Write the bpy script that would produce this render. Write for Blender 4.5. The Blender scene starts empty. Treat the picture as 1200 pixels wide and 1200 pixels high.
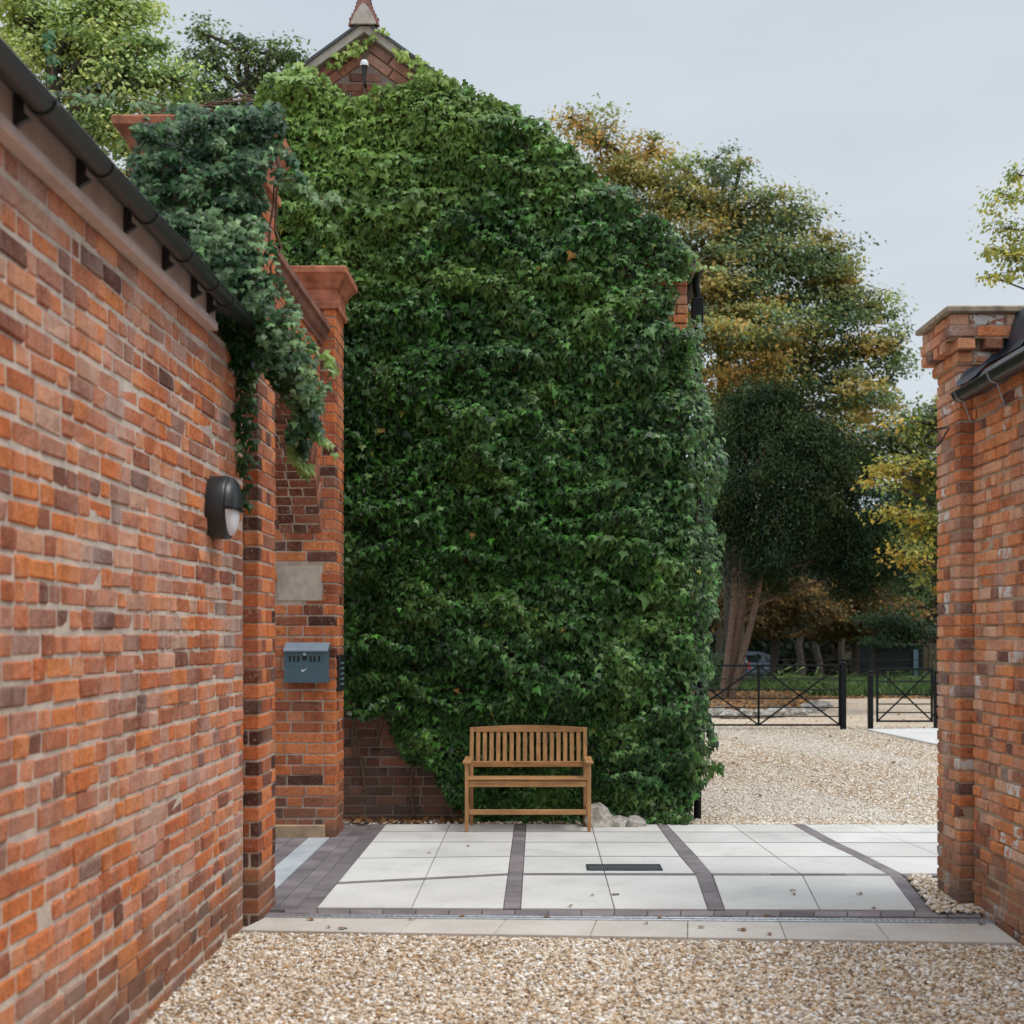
import bpy, math, random
import numpy as np
from mathutils import Vector, Matrix
R = math.radians
rng = np.random.default_rng(11)
random.seed(5)
S = bpy.context.scene
COL = S.collection

# ------------------------------------------------------------------ camera
F = 1600.0 / 1200.0      # focal length in picture widths
H = 1.7                  # eye height
CX, CY = 632.0, 744.0    # principal point, in photograph pixels
cam = bpy.data.cameras.new('camera'); camo = bpy.data.objects.new('camera', cam); COL.objects.link(camo)
camo.location = (0, 0, H); camo.rotation_euler = (R(90), 0, 0)
cam.sensor_width = 36; cam.lens = 36 * F
cam.shift_x = -(CX - 600) / 1200; cam.shift_y = (CY - 600) / 1200
cam.clip_start = 0.05; cam.clip_end = 800
cam.dof.use_dof = True; cam.dof.focus_distance = 11.9; cam.dof.aperture_fstop = 2.9
S.camera = camo
S.render.resolution_x = 1024; S.render.resolution_y = 1024

# ------------------------------------------------------------------ world, sun, exposure
SUN_EL, SUN_AZ = 62.0, 112.0      # azimuth clockwise from +Y
w = bpy.data.worlds.new('World'); S.world = w; w.use_nodes = True
nt = w.node_tree; nt.nodes.clear()
out = nt.nodes.new('ShaderNodeOutputWorld'); bg = nt.nodes.new('ShaderNodeBackground')
sky = nt.nodes.new('ShaderNodeTexSky'); sky.sky_type = 'NISHITA'; sky.sun_disc = False
sky.sun_elevation = R(SUN_EL); sky.sun_rotation = R(SUN_AZ); sky.air_density = 1.0; sky.dust_density = 2.0
tc = nt.nodes.new('ShaderNodeTexCoord'); mp = nt.nodes.new('ShaderNodeMapping'); mp.inputs['Scale'].default_value = (1, 1, 3.5)
ns = nt.nodes.new('ShaderNodeTexNoise'); ns.inputs['Scale'].default_value = 1.6; ns.inputs['Detail'].default_value = 5
cr = nt.nodes.new('ShaderNodeValToRGB')
cr.color_ramp.elements[0].position = .38; cr.color_ramp.elements[0].color = (13.4, 15.2, 16.8, 1)
cr.color_ramp.elements[1].position = .66; cr.color_ramp.elements[1].color = (16.2, 17.5, 18.6, 1)
mx = nt.nodes.new('ShaderNodeMix'); mx.data_type = 'RGBA'; mx.inputs[0].default_value = .90
L = nt.links.new
sx = nt.nodes.new('ShaderNodeSeparateXYZ'); zr = nt.nodes.new('ShaderNodeValToRGB'); zm = nt.nodes.new('ShaderNodeMix'); zm.data_type = 'RGBA'; zm.blend_type = 'MULTIPLY'; zm.inputs[0].default_value = 1
zr.color_ramp.elements[0].position = .42; zr.color_ramp.elements[0].color = (.42, .42, .42, 1); zr.color_ramp.elements[1].position = .95; zr.color_ramp.elements[1].color = (1, 1, 1, 1)   # overcast: zenith brighter than horizon
L(tc.outputs['Generated'], sx.inputs[0]); L(sx.outputs[2], zr.inputs[0])
L(tc.outputs['Generated'], mp.inputs[0]); L(mp.outputs[0], ns.inputs['Vector']); L(ns.outputs[0], cr.inputs[0])
L(sky.outputs[0], mx.inputs[6]); L(cr.outputs[0], mx.inputs[7]); L(mx.outputs[2], zm.inputs[6]); L(zr.outputs[0], zm.inputs[7]); L(zm.outputs[2], bg.inputs[0])
bg.inputs[1].default_value = .0735
L(bg.outputs[0], out.inputs[0])
sl = bpy.data.lights.new('sun', 'SUN'); sl.energy = 1.2; sl.angle = R(22); sl.color = (1, .95, .87)
so = bpy.data.objects.new('sun', sl); COL.objects.link(so)
sd = Vector((math.cos(R(SUN_EL)) * math.sin(R(SUN_AZ)), math.cos(R(SUN_EL)) * math.cos(R(SUN_AZ)), math.sin(R(SUN_EL))))
so.rotation_euler = (-sd).to_track_quat('-Z', 'Y').to_euler(); so.location = (8, -3, 12)
S.view_settings.view_transform = 'Standard'; S.view_settings.look = 'None'
S.view_settings.gamma = 1; S.view_settings.exposure = 0.6

# ------------------------------------------------------------------ pixel helpers (photograph pixels -> metres)
f_ = 1600.0
def P(px, py, d): return np.array(((px - CX) * d / f_, d, H - (py - CY) * d / f_))
def G(px, py, z=0.0):
    d = f_ * (H - z) / (py - CY); return np.array(((px - CX) * d / f_, d, z))

# ------------------------------------------------------------------ object helpers
def tag(o, label=None, cat=None, group=None, kind=None):
    if label: o['label'] = label
    if cat: o['category'] = cat
    if group: o['group'] = group
    if kind: o['kind'] = kind
    return o
def empty(name, loc, label, cat, group=None):
    o = bpy.data.objects.new(name, None); COL.objects.link(o); o.location = loc
    o.empty_display_size = .2
    return tag(o, label, cat, group)
def link(name, me, parent=None):
    o = bpy.data.objects.new(name, me); COL.objects.link(o)
    if parent is not None:
        o.parent = parent; o.matrix_parent_inverse = Matrix.Translation(-Vector(parent.location))
    return o
def np_mesh(name, verts, loops, counts, mats, mi=None, col=None, parent=None, smooth=False):
    me = bpy.data.meshes.new(name)
    verts = np.asarray(verts, dtype=np.float32); loops = np.asarray(loops, dtype=np.int32); counts = np.asarray(counts, dtype=np.int32)
    me.vertices.add(len(verts)); me.vertices.foreach_set('co', verts.ravel())
    me.loops.add(len(loops)); me.loops.foreach_set('vertex_index', loops)
    st = np.zeros(len(counts), dtype=np.int32); st[1:] = np.cumsum(counts)[:-1]
    me.polygons.add(len(counts)); me.polygons.foreach_set('loop_start', st); me.polygons.foreach_set('loop_total', counts)
    if mi is not None: me.polygons.foreach_set('material_index', np.asarray(mi, dtype=np.int32))
    me.polygons.foreach_set('use_smooth', np.full(len(counts), smooth, dtype=bool))
    me.update(calc_edges=True)
    if col is not None:
        a = me.attributes.new('rnd', 'FLOAT_COLOR', 'POINT')
        c = np.ones((len(verts), 4), dtype=np.float32); c[:, :3] = col; a.data.foreach_set('color', c.ravel())
    for m in (mats if isinstance(mats, (list, tuple)) else [mats]): me.materials.append(m)
    return link(name, me, parent)

class MB:
    """collects simple solids into one mesh"""
    def __init__(s): s.v = []; s.f = []; s.m = []; s.sm = []
    def add(s, v, f, m=0, sm=False):
        b = len(s.v); s.v += [tuple(map(float, p)) for p in v]
        for q in f: s.f.append([b + i for i in q]); s.m.append(m); s.sm.append(sm)
    def box(s, a, b, m=0, c=0.0, M=None):
        a = np.minimum(a, b).astype(float); b2 = np.maximum(a, b).astype(float)
        v, lo, cn = chamfer_boxes(np.array([(a + b2) / 2]), np.array([(b2 - a) / 2]), np.array([max(c, 1e-4)]))
        v = v.tolist()
        if M is not None: v = [M @ Vector(p) for p in v]
        fs = []; k = 0
        for n in cn: fs.append(list(lo[k:k + n])); k += n
        s.add(v, fs, m)
    def bar(s, p, q, wd, th, m=0, c=0.003, up=(0, 0, 1)):
        p = Vector(p); q = Vector(q); z = (q - p); ln = z.length; z.normalize()
        u = Vector(up);
        if abs(z.dot(u)) > .95: u = Vector((0, 1, 0))
        x = u.cross(z).normalized(); y = z.cross(x)
        M = Matrix((x, y, z)).transposed().to_4x4(); M.translation = (p + q) / 2
        s.box(np.array((-wd / 2, -th / 2, -ln / 2)), np.array((wd / 2, th / 2, ln / 2)), m, c, M)
    def tube(s, pts, rad, n=8, m=0, caps=True):
        pts = [Vector(p) for p in pts]
        if not isinstance(rad, (list, tuple)): rad = [rad] * len(pts)
        V = []; prev = None
        for i, p in enumerate(pts):
            t = (pts[min(i + 1, len(pts) - 1)] - pts[max(i - 1, 0)])
            t = t.normalized() if t.length > 1e-9 else Vector((0, 0, 1))
            if prev is None:
                a = Vector((0, 0, 1)) if abs(t.z) < .9 else Vector((1, 0, 0)); x = a.cross(t).normalized()
            else: x = (prev - t * prev.dot(t)).normalized()
            prev = x; y = t.cross(x)
            for k in range(n):
                an = 2 * math.pi * k / n; V.append(p + (x * math.cos(an) + y * math.sin(an)) * rad[i])
        fs = [[i * n + k, i * n + (k + 1) % n, (i + 1) * n + (k + 1) % n, (i + 1) * n + k] for i in range(len(pts) - 1) for k in range(n)]
        s.add(V, fs, m, True)
        if caps:
            s.add(V[:n], [list(range(n))[::-1]], m); s.add(V[-n:], [list(range(n))], m)
    def lathe(s, c, prof, n=16, axis='z', m=0):
        V = []
        for r, h in prof:
            for k in range(n):
                a = 2 * math.pi * k / n; x, y = r * math.cos(a), r * math.sin(a)
                V.append((c[0] + x, c[1] + y, c[2] + h) if axis == 'z' else ((c[0] + h, c[1] + x, c[2] + y) if axis == 'x' else (c[0] + x, c[1] - h, c[2] + y)))
        fs = [[i * n + k, i * n + (k + 1) % n, (i + 1) * n + (k + 1) % n, (i + 1) * n + k] for i in range(len(prof) - 1) for k in range(n)]
        s.add(V, fs, m, True)
        s.add(V[:n], [list(range(n))[::-1]], m); s.add(V[-n:], [list(range(n))], m)
    def prism(s, poly, a0, a1, axis='y', m=0):
        """polygon (list of 2D) extruded between a0 and a1 along axis"""
        n = len(poly)
        def p3(p, a):
            return {'y': (p[0], a, p[1]), 'x': (a, p[0], p[1]), 'z': (p[0], p[1], a)}[axis]
        V = [p3(p, a0) for p in poly] + [p3(p, a1) for p in poly]
        fs = [list(range(n)), list(range(n, 2 * n))[::-1]] + [[i, i + n, (i + 1) % n + n, (i + 1) % n] for i in range(n)]
        s.add(V, fs, m)
    def loft(s, x0, x1, y0, y1, prof, m=0, top=None):
        V = []
        for o, z in prof: V += [(x0 - o, y0 - o, z), (x1 + o, y0 - o, z), (x1 + o, y1 + o, z), (x0 - o, y1 + o, z)]
        k = len(prof)
        fs = [[4 * i + j, 4 * i + (j + 1) % 4, 4 * i + 4 + (j + 1) % 4, 4 * i + 4 + j] for i in range(k - 1) for j in range(4)]
        fs.append([0, 3, 2, 1])
        b = 4 * (k - 1)
        if top is None: fs.append([b, b + 1, b + 2, b + 3])
        else:
            V.append(((x0 + x1) / 2, (y0 + y1) / 2, top)); fs += [[b + j, b + (j + 1) % 4, len(V) - 1] for j in range(4)]
        s.add(V, fs, m)
    def build(s, name, mats, parent=None, smooth=None):
        me = bpy.data.meshes.new(name); me.from_pydata(s.v, [], s.f)
        for m in (mats if isinstance(mats, (list, tuple)) else [mats]): me.materials.append(m)
        for p, i, k in zip(me.polygons, s.m, s.sm): p.material_index = i; p.use_smooth = k if smooth is None else smooth
        me.update()
        import bmesh
        bm = bmesh.new(); bm.from_mesh(me); bmesh.ops.recalc_face_normals(bm, faces=bm.faces[:]); bm.to_mesh(me); bm.free()
        return link(name, me, parent)

# chamfered box template: three vertices per corner
_c = [(x, y, z) for x in (-1, 1) for y in (-1, 1) for z in (-1, 1)]
_S = np.array([c for c in _c for _ in range(3)], float)
_M = np.array([[0 if i == k else 1 for i in range(3)] for c in _c for k in range(3)], float)
def _tmpl_faces():
    idx = {c: i * 3 for i, c in enumerate(_c)}; F_ = []
    for ax in range(3):
        o = [a for a in range(3) if a != ax]
        for s in (-1, 1):
            q = []
            for a, b in ((-1, -1), (1, -1), (1, 1), (-1, 1)):
                c = [0, 0, 0]; c[ax] = s; c[o[0]] = a; c[o[1]] = b; q.append(idx[tuple(c)] + ax)
            F_.append(q)
    for ax in range(3):
        o = [a for a in range(3) if a != ax]
        for a in (-1, 1):
            for b in (-1, 1):
                c0 = [0, 0, 0]; c0[o[0]] = a; c0[o[1]] = b; c1 = list(c0); c0[ax] = -1; c1[ax] = 1
                F_.append([idx[tuple(c0)] + o[0], idx[tuple(c0)] + o[1], idx[tuple(c1)] + o[1], idx[tuple(c1)] + o[0]])
    for c in _c: F_.append([idx[c], idx[c] + 1, idx[c] + 2])
    pos = _S * (1 - .2 * _M); res = []
    for q in F_:
        p = pos[q]; n = np.cross(p[1] - p[0], p[2] - p[0])
        res.append(q if n.dot(p.mean(0)) > 0 else q[::-1])
    return res
_TF = _tmpl_faces(); _TL = np.array([i for q in _TF for i in q]); _TC = np.array([len(q) for q in _TF])
def chamfer_boxes(cen, half, ch, rot=None):
    n = len(cen)
    loc = _S[None] * (half[:, None, :] - ch[:, None, None] * _M[None])
    if rot is not None: loc = np.einsum('nij,nkj->nki', rot, loc)
    v = (loc + cen[:, None, :]).reshape(-1, 3)
    lo = (_TL[None] + 24 * np.arange(n)[:, None]).ravel()
    return v, lo, np.tile(_TC, n)
def small_rot(n, a):
    r = rng.normal(0, a, (n, 3)); Rm = np.tile(np.eye(3), (n, 1, 1))
    Rm[:, 0, 1] = -r[:, 2]; Rm[:, 1, 0] = r[:, 2]; Rm[:, 0, 2] = r[:, 1]; Rm[:, 2, 0] = -r[:, 1]; Rm[:, 1, 2] = -r[:, 0]; Rm[:, 2, 1] = r[:, 0]
    return Rm

class Bricks:
    """many individually laid bricks plus mortar solids -> one mesh"""
    def __init__(s, ch=.006, jit=.0015, rot=.004): s.c = []; s.h = []; s.r = []; s.R = []; s.mb = MB(); s.ch = ch; s.j = jit; s.rot = rot; s.vn = .0011
    def add(s, c, h, r=None, g=0.0, Rm=None):
        s.c.append(c); s.h.append(h); s.r.append((random.random() if r is None else r, g, random.random())); s.R.append(np.eye(3) if Rm is None else Rm)
    def split(s, a, b, c, mode, rnd=.12):
        """cut a..b into bricks"""
        st, hd = 3 * c, 1.5 * c; res = []; x = a; i = random.randint(0, 1)
        first = True
        while x < b - .3 * hd:
            if mode == 's': l = st
            elif mode == 'h': l = hd
            elif mode == 'm': l = random.choice((st, hd, hd, st, hd))
            else: l = st if i % 2 else hd
            if first and mode in 'sf': l *= random.choice((.5, 1, .75))
            if random.random() < rnd: l = random.choice((st, hd, hd * .7))
            l *= random.uniform(.97, 1.03); i += 1; first = False
            if x + l > b - .35 * hd: l = b - x
            if l > st * 1.35: res.append((x, x + l / 2)); res.append((x + l / 2, x + l))
            else: res.append((x, x + l))
            x += l
        return res
    def wall_x(s, X, sgn, y0, y1, z0, z1, c, mj=.013, mode='f', dark=0.0, cut=None, T=.1, wav=.003, g=0.0):
        """bricks showing on the plane x = X, facing sgn"""
        k = 0; z = z0
        while z < z1 - .4 * c:
            dz = random.gauss(0, wav)
            spans = [(y0, y1)] if cut is None else cut(z + c / 2, y0, y1)
            for a0, b0 in spans:
                md = mode[k % len(mode)]
                for a, b in s.split(a0, b0, c, md):
                    j = random.gauss(0, s.j * 1.6); hz = (c - mj) / 2 * random.uniform(.97, 1.02)
                    r = random.random(); r = max(0, r - dark * random.random()) if dark else None
                    s.add((X - sgn * (T / 2) + sgn * j, (a + b) / 2, z + c / 2 + dz + random.gauss(0, wav * .3)), (T / 2, (b - a - mj * random.uniform(.8, 1.2)) / 2, hz), r, g)
            z += c; k += 1
    def wall_y(s, Y, sgn, x0, x1, z0, z1, c, mj=.013, mode='f', dark=0.0, cut=None, T=.1, wav=.002, g=0.0):
        k = 0; z = z0
        while z < z1 - .4 * c:
            dz = random.gauss(0, wav)
            spans = [(x0, x1)] if cut is None else cut(z + c / 2, x0, x1)
            for a0, b0 in spans:
                for a, b in s.split(a0, b0, c, mode[k % len(mode)]):
                    j = random.gauss(0, s.j); r = random.random(); r = max(0, r - dark * random.random()) if dark else None
                    s.add(((a + b) / 2, Y - sgn * T / 2 + sgn * j, z + c / 2 + dz), ((b - a - mj) / 2, T / 2, (c - mj) / 2), r, g)
            z += c; k += 1
    def pier(s, x0, x1, y0, y1, z0, z1, c, mj=.012, dark=(0, 0, 0, 0), T=.1, g=0.0, core=True, ch=None, skip=None, mode='sh', rec=.007):
        """full pier; dark = (front, right, back, left) bias"""
        k = 0; z = z0
        while z < z1 - .4 * c:
            ev = k % 2 == 0
            rows = []
            fx = (x0, x1) if ev else (x0 + T, x1 - T); sy = (y0 + T, y1 - T) if ev else (y0, y1)
            zz = z + c / 2 + random.gauss(0, .0015); hz = (c - mj) / 2
            for di, (Y, sg) in ((0, (y0, 1)), (2, (y1, -1))):
                for a, b in s.split(*fx, c, mode[k % len(mode)], .1):
                    if skip and skip('y', (a + b) / 2, zz, Y): continue
                    r = max(0, random.random() - dark[di] * random.uniform(.4, 1)); hx = (b - a - mj) / 2
                    lo = mj / 2 if a == fx[0] else 0; hi = mj / 2 if b == fx[1] else 0
                    if not ev: lo = hi = 0
                    s.add(((a + b) / 2 + (hi - lo) / 2, Y + sg * T / 2 + random.gauss(0, s.j), zz), (hx + (lo + hi) / 2, T / 2 - .0005, hz), r, g)
            for di, (X, sg) in ((3, (x0, 1)), (1, (x1, -1))):
                for a, b in s.split(*sy, c, mode[(k + 1) % len(mode)], .1):
                    r = max(0, random.random() - dark[di] * random.uniform(.4, 1)); hy = (b - a - mj) / 2
                    lo = mj / 2 if a == sy[0] and not ev else 0; hi = mj / 2 if b == sy[1] and not ev else 0
                    s.add((X + sg * T / 2 + random.gauss(0, s.j), (a + b) / 2 + (hi - lo) / 2, zz), (T / 2 - .0005, hy + (lo + hi) / 2, hz), r, g)
            z += c; k += 1
        if core: s.mb.box((x0 + rec, y0 + rec, z0 - (.05 if z1 - z0 > .5 else .004)), (x1 - rec, y1 - rec, z1), 1)
    def build(s, name, mats, parent=None):
        n = len(s.c); cen = np.array(s.c, float); half = np.maximum(np.array(s.h, float), .004)
        ch = np.minimum(s.ch * rng.uniform(.6, 1.6, n), half.min(1) * .45)
        Rm = np.einsum('nij,njk->nik', np.array(s.R), small_rot(n, s.rot))
        v, lo, cn = chamfer_boxes(cen, half, ch, Rm)
        v = v + rng.normal(0, s.vn, v.shape)
        col = np.repeat(np.array(s.r, float), 24, 0); mi = np.zeros(len(cn), int)
        if s.mb.v:
            base = len(v); v = np.vstack([v, np.array(s.mb.v)])
            lo = np.concatenate([lo, np.array([i + base for q in s.mb.f for i in q])]); cn = np.concatenate([cn, [len(q) for q in s.mb.f]])
            mi = np.concatenate([mi, np.array(s.mb.m)]); col = np.vstack([col, np.full((len(s.mb.v), 3), .5)])
        return np_mesh(name, v, lo, cn, mats, mi, col, parent)

# value noise
_ng = rng.random((64, 64, 64)).astype(np.float32)
def vnoise(x, y=0.0, z=0.0):
    x, y, z = np.broadcast_arrays(np.asarray(x, float), np.asarray(y, float), np.asarray(z, float))
    xi, yi, zi = np.floor(x).astype(int), np.floor(y).astype(int), np.floor(z).astype(int)
    fx, fy, fz = x - xi, y - yi, z - zi; fx, fy, fz = [t * t * (3 - 2 * t) for t in (fx, fy, fz)]
    g = lambda a, b, c: _ng[(xi + a) % 64, (yi + b) % 64, (zi + c) % 64]
    l = lambda a, b, t: a + (b - a) * t
    return l(l(l(g(0, 0, 0), g(1, 0, 0), fx), l(g(0, 1, 0), g(1, 1, 0), fx), fy), l(l(g(0, 0, 1), g(1, 0, 1), fx), l(g(0, 1, 1), g(1, 1, 1), fx), fy), fz)
def inpoly(x, y, poly):
    ins = np.zeros(x.shape, bool); n = len(poly)
    for i in range(n):
        x0, y0 = poly[i]; x1, y1 = poly[(i + 1) % n]
        if y0 == y1: continue
        c = ((y0 > y) != (y1 > y)) & (x < (x1 - x0) * (y - y0) / (y1 - y0) + x0); ins ^= c
    return ins
def unit(a): return a / np.maximum(np.linalg.norm(a, axis=-1, keepdims=True), 1e-9)

# leaves ------------------------------------------------------------
IVY_V = np.array([(0, 0, 0), (-.30, .20, -.07), (-.56, -.22, -.13), (-.25, -.36, -.03), (0, -1, -.10), (.25, -.36, -.03), (.56, -.22, -.13), (.30, .20, -.07), (0, -.45, .05)])
IVY_F = np.array([(0, 1, 2), (0, 2, 8), (2, 3, 8), (3, 4, 8), (4, 5, 8), (5, 6, 8), (6, 0, 8), (6, 7, 0)])
SIM_V = np.array([(0, 0, 0), (-.34, -.45, -.10), (0, -1, -.04), (.34, -.45, -.10)])
SIM_F = np.array([(0, 1, 2), (0, 2, 3)])
NEE_V = np.array([(-.05, 0, 0), (-.13, -.5, -.05), (0, -1, -.12), (.13, -.5, .05)])
def leaves(name, pos, nor, tip, size, col, mat, tv=SIM_V, tf=SIM_F, parent=None, vshade=None):
    n = len(pos); N = unit(nor); T = tip - (tip * N).sum(1, keepdims=True) * N; T = unit(T); B = np.cross(T, N)
    loc = (B[:, None] * tv[None, :, 0:1] + (-T)[:, None] * tv[None, :, 1:2] + N[:, None] * tv[None, :, 2:3]) * size[:, None, None]
    v = (pos[:, None] + loc).reshape(-1, 3); k = len(tv)
    lo = (tf[None] + k * np.arange(n)[:, None, None]).reshape(-1)
    c = np.repeat(col, k, 0)
    if vshade is not None: c = c * np.tile(vshade, n)[:, None]
    return np_mesh(name, v, lo, np.full(n * len(tf), 3), mat, None, c, parent)

# ------------------------------------------------------------------ materials
def newmat(name):
    m = bpy.data.materials.new(name); m.use_nodes = True; t = m.node_tree; b = t.nodes['Principled BSDF']; return m, t, b
def nd(t, typ, **kw):
    n = t.nodes.new(typ)
    for k, v in kw.items():
        if isinstance(k, str) and hasattr(n, k): setattr(n, k, v)
    return n
def noise(t, scale, detail=4, rough=.55, vec=None, obj=True):
    n = t.nodes.new('ShaderNodeTexNoise'); n.inputs['Scale'].default_value = scale; n.inputs['Detail'].default_value = detail; n.inputs['Roughness'].default_value = rough
    if vec is None:
        g = t.nodes.new('ShaderNodeNewGeometry'); vec = g.outputs['Position']
    t.links.new(vec, n.inputs['Vector']); return n
def ramp(t, src, stops):
    r = t.nodes.new('ShaderNodeValToRGB'); e = r.color_ramp.elements
    while len(e) < len(stops): e.new(.5)
    for i, (p, c) in enumerate(stops): e[i].position = p; e[i].color = (*c, 1) if len(c) == 3 else c
    t.links.new(src, r.inputs[0]); return r
def mixc(t, fac, a, b, mode='MIX'):
    n = t.nodes.new('ShaderNodeMix'); n.data_type = 'RGBA'; n.blend_type = mode
    for i, s in ((0, fac), (6, a), (7, b)):
        if isinstance(s, (int, float)): n.inputs[i].default_value = s
        elif isinstance(s, tuple): n.inputs[i].default_value = (*s, 1)
        else: t.links.new(s, n.inputs[i])
    return n.outputs[2]
def bump(t, b, src, strength=.3, dist=.01, prev=None):
    n = t.nodes.new('ShaderNodeBump'); n.inputs['Strength'].default_value = strength; n.inputs['Distance'].default_value = dist
    t.links.new(src, n.inputs['Height'])
    if prev is not None: t.links.new(prev, n.inputs['Normal'])
    t.links.new(n.outputs[0], b.inputs['Normal']); return n.outputs[0]
G3 = lambda v: (v, v, v)
def simple(name, col, rough=.6, metal=0, var=.15, scale=20, bmp=.1, bd=.003, spec=.5):
    m, t, b = newmat(name); n = noise(t, scale)
    r = ramp(t, n.outputs[0], [(.3, tuple(c * (1 - var) for c in col)), (.7, tuple(min(1, c * (1 + var)) for c in col))])
    t.links.new(r.outputs[0], b.inputs['Base Color']); b.inputs['Roughness'].default_value = rough; b.inputs['Metallic'].default_value = metal
    b.inputs['Specular IOR Level'].default_value = spec
    if bmp: bump(t, b, n.outputs[0], bmp, bd)
    return m
def brickmat(name, pal, pale=(.55, .45, .40), pale_amt=.5, pale_scale=2.2, soot=.4, seed=0.0, streak=.0):
    m, t, b = newmat(name)
    at = nd(t, 'ShaderNodeAttribute'); at.attribute_name = 'rnd'
    sp = nd(t, 'ShaderNodeSeparateColor'); t.links.new(at.outputs['Color'], sp.inputs[0])
    rp = ramp(t, sp.outputs[0], pal); rp.color_ramp.interpolation = 'LINEAR'
    g = nd(t, 'ShaderNodeNewGeometry')
    mp = nd(t, 'ShaderNodeMapping'); mp.inputs['Location'].default_value = (seed, seed * 2, 0); t.links.new(g.outputs['Position'], mp.inputs[0])
    vec = mp.outputs[0]
    fine = noise(t, 70, 6, .65, vec); med = noise(t, 16, 5, .6, vec); big = noise(t, pale_scale, 6, .6, vec)
    c = mixc(t, 1.0, rp.outputs[0], ramp(t, fine.outputs[0], [(.3, G3(.62)), (.55, G3(1)), (.75, (1.18, 1.12, 1.06))]).outputs[0], 'MULTIPLY')
    c = mixc(t, 1.0, c, ramp(t, med.outputs[0], [(.30, (.70, .64, .64)), (.48, G3(1.0)), (.72, (1.10, 1.02, .95))]).outputs[0], 'MULTIPLY')
    # lime bloom: patches broken up by the finer noise and by each brick's own value
    add = nd(t, 'ShaderNodeMath', operation='ADD'); t.links.new(big.outputs[0], add.inputs[0])
    m2 = nd(t, 'ShaderNodeMath', operation='MULTIPLY_ADD'); t.links.new(fine.outputs[0], m2.inputs[0]); m2.inputs[1].default_value = .35; t.links.new(add.outputs[0], m2.inputs[2])
    m3 = nd(t, 'ShaderNodeMath', operation='MULTIPLY'); t.links.new(sp.outputs[2], m3.inputs[0]); m3.inputs[1].default_value = .22; t.links.new(m3.outputs[0], add.inputs[1])
    pr = ramp(t, m2.outputs[0], [(.70, G3(0)), (.88, G3(pale_amt * .45)), (1.0, G3(pale_amt))])
    c = mixc(t, pr.outputs[0], c, pale)
    # a few bricks splashed with white paint (per-brick value, high)
    wp = ramp(t, sp.outputs[1], [(.45, G3(0)), (.5, G3(1))]); wn = ramp(t, med.outputs[0], [(.46, G3(0)), (.52, G3(1))])
    c = mixc(t, mixc(t, 1.0, wp.outputs[0], wn.outputs[0], 'MULTIPLY'), c, (.68, .66, .64))
    if soot:
        sn = noise(t, 3.1, 5, .65, vec); sr = ramp(t, sn.outputs[0], [(.52, G3(0)), (.72, G3(soot))])
        c = mixc(t, sr.outputs[0], c, (.075, .05, .042))
    # sandy mortar smeared over arrises, burnt and chipped spots, run-off streaks
    sm = noise(t, 34, 7, .75, vec); c = mixc(t, ramp(t, sm.outputs[0], [(.56, G3(0)), (.66, G3(.55))]).outputs[0], c, (.55, .43, .34))
    bs_ = noise(t, 48, 5, .7, vec); c = mixc(t, ramp(t, bs_.outputs[0], [(.60, G3(0)), (.70, G3(.6))]).outputs[0], c, (.11, .05, .038))
    m5 = nd(t, 'ShaderNodeMapping'); m5.inputs['Scale'].default_value = (5, 5, .55); t.links.new(vec, m5.inputs[0])
    st_ = noise(t, 1.0, 5, .6, m5.outputs[0]); c = mixc(t, 1.0, c, ramp(t, st_.outputs[0], [(.30, (.70, .66, .66)), (.50, G3(1)), (.72, (1.06, 1.05, 1.04))]).outputs[0], 'MULTIPLY')
    # damp, dirty foot of the wall
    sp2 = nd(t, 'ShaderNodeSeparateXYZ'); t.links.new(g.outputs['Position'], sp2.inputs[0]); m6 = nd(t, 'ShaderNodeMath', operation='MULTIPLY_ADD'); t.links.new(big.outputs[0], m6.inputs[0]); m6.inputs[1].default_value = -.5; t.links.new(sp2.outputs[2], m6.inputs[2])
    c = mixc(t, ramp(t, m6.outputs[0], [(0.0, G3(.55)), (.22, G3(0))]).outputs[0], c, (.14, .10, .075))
    t.links.new(c, b.inputs['Base Color']); b.inputs['Roughness'].default_value = .9; b.inputs['Specular IOR Level'].default_value = .2
    p = bump(t, b, fine.outputs[0], .8, .005); bump(t, b, med.outputs[0], .5, .008, p)
    return m
def mortarmat(name, col, dark=.55):
    m, t, b = newmat(name); n = noise(t, 6, 6, .7); f2 = noise(t, 120, 4, .7)
    c = ramp(t, n.outputs[0], [(.3, tuple(x * dark for x in col)), (.6, col), (.8, tuple(min(1, x * 1.15) for x in col))]).outputs[0]
    c = mixc(t, 1.0, c, ramp(t, f2.outputs[0], [(.3, G3(.75)), (.7, G3(1.1))]).outputs[0], 'MULTIPLY')
    t.links.new(c, b.inputs['Base Color']); b.inputs['Roughness'].default_value = .95; bump(t, b, f2.outputs[0], .6, .004); return m
PAL_A = [(0, (.13, .065, .055)), (.06, (.30, .12, .08)), (.22, (.46, .155, .075)), (.55, (.62, .185, .065)), (.9, (.72, .26, .09)), (1, (.52, .33, .25))]
PAL_B = [(0, (.085, .032, .025)), (.10, (.24, .075, .04)), (.35, (.46, .125, .05)), (.8, (.62, .185, .06)), (1, (.66, .24, .09))]
PAL_C = [(0, (.17, .085, .07)), (.07, (.38, .15, .085)), (.35, (.68, .235, .095)), (.8, (.76, .31, .125)), (1, (.76, .48, .34))]
PAL_D = [(0, (.09, .045, .038)), (.3, (.17, .07, .05)), (.7, (.34, .14, .085)), (1, (.52, .25, .16))]
M = {}
M['brickA'] = brickmat('old_red_brick', PAL_A, (.60, .47, .42), .62, 1.9, .30, 3.0)
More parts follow.
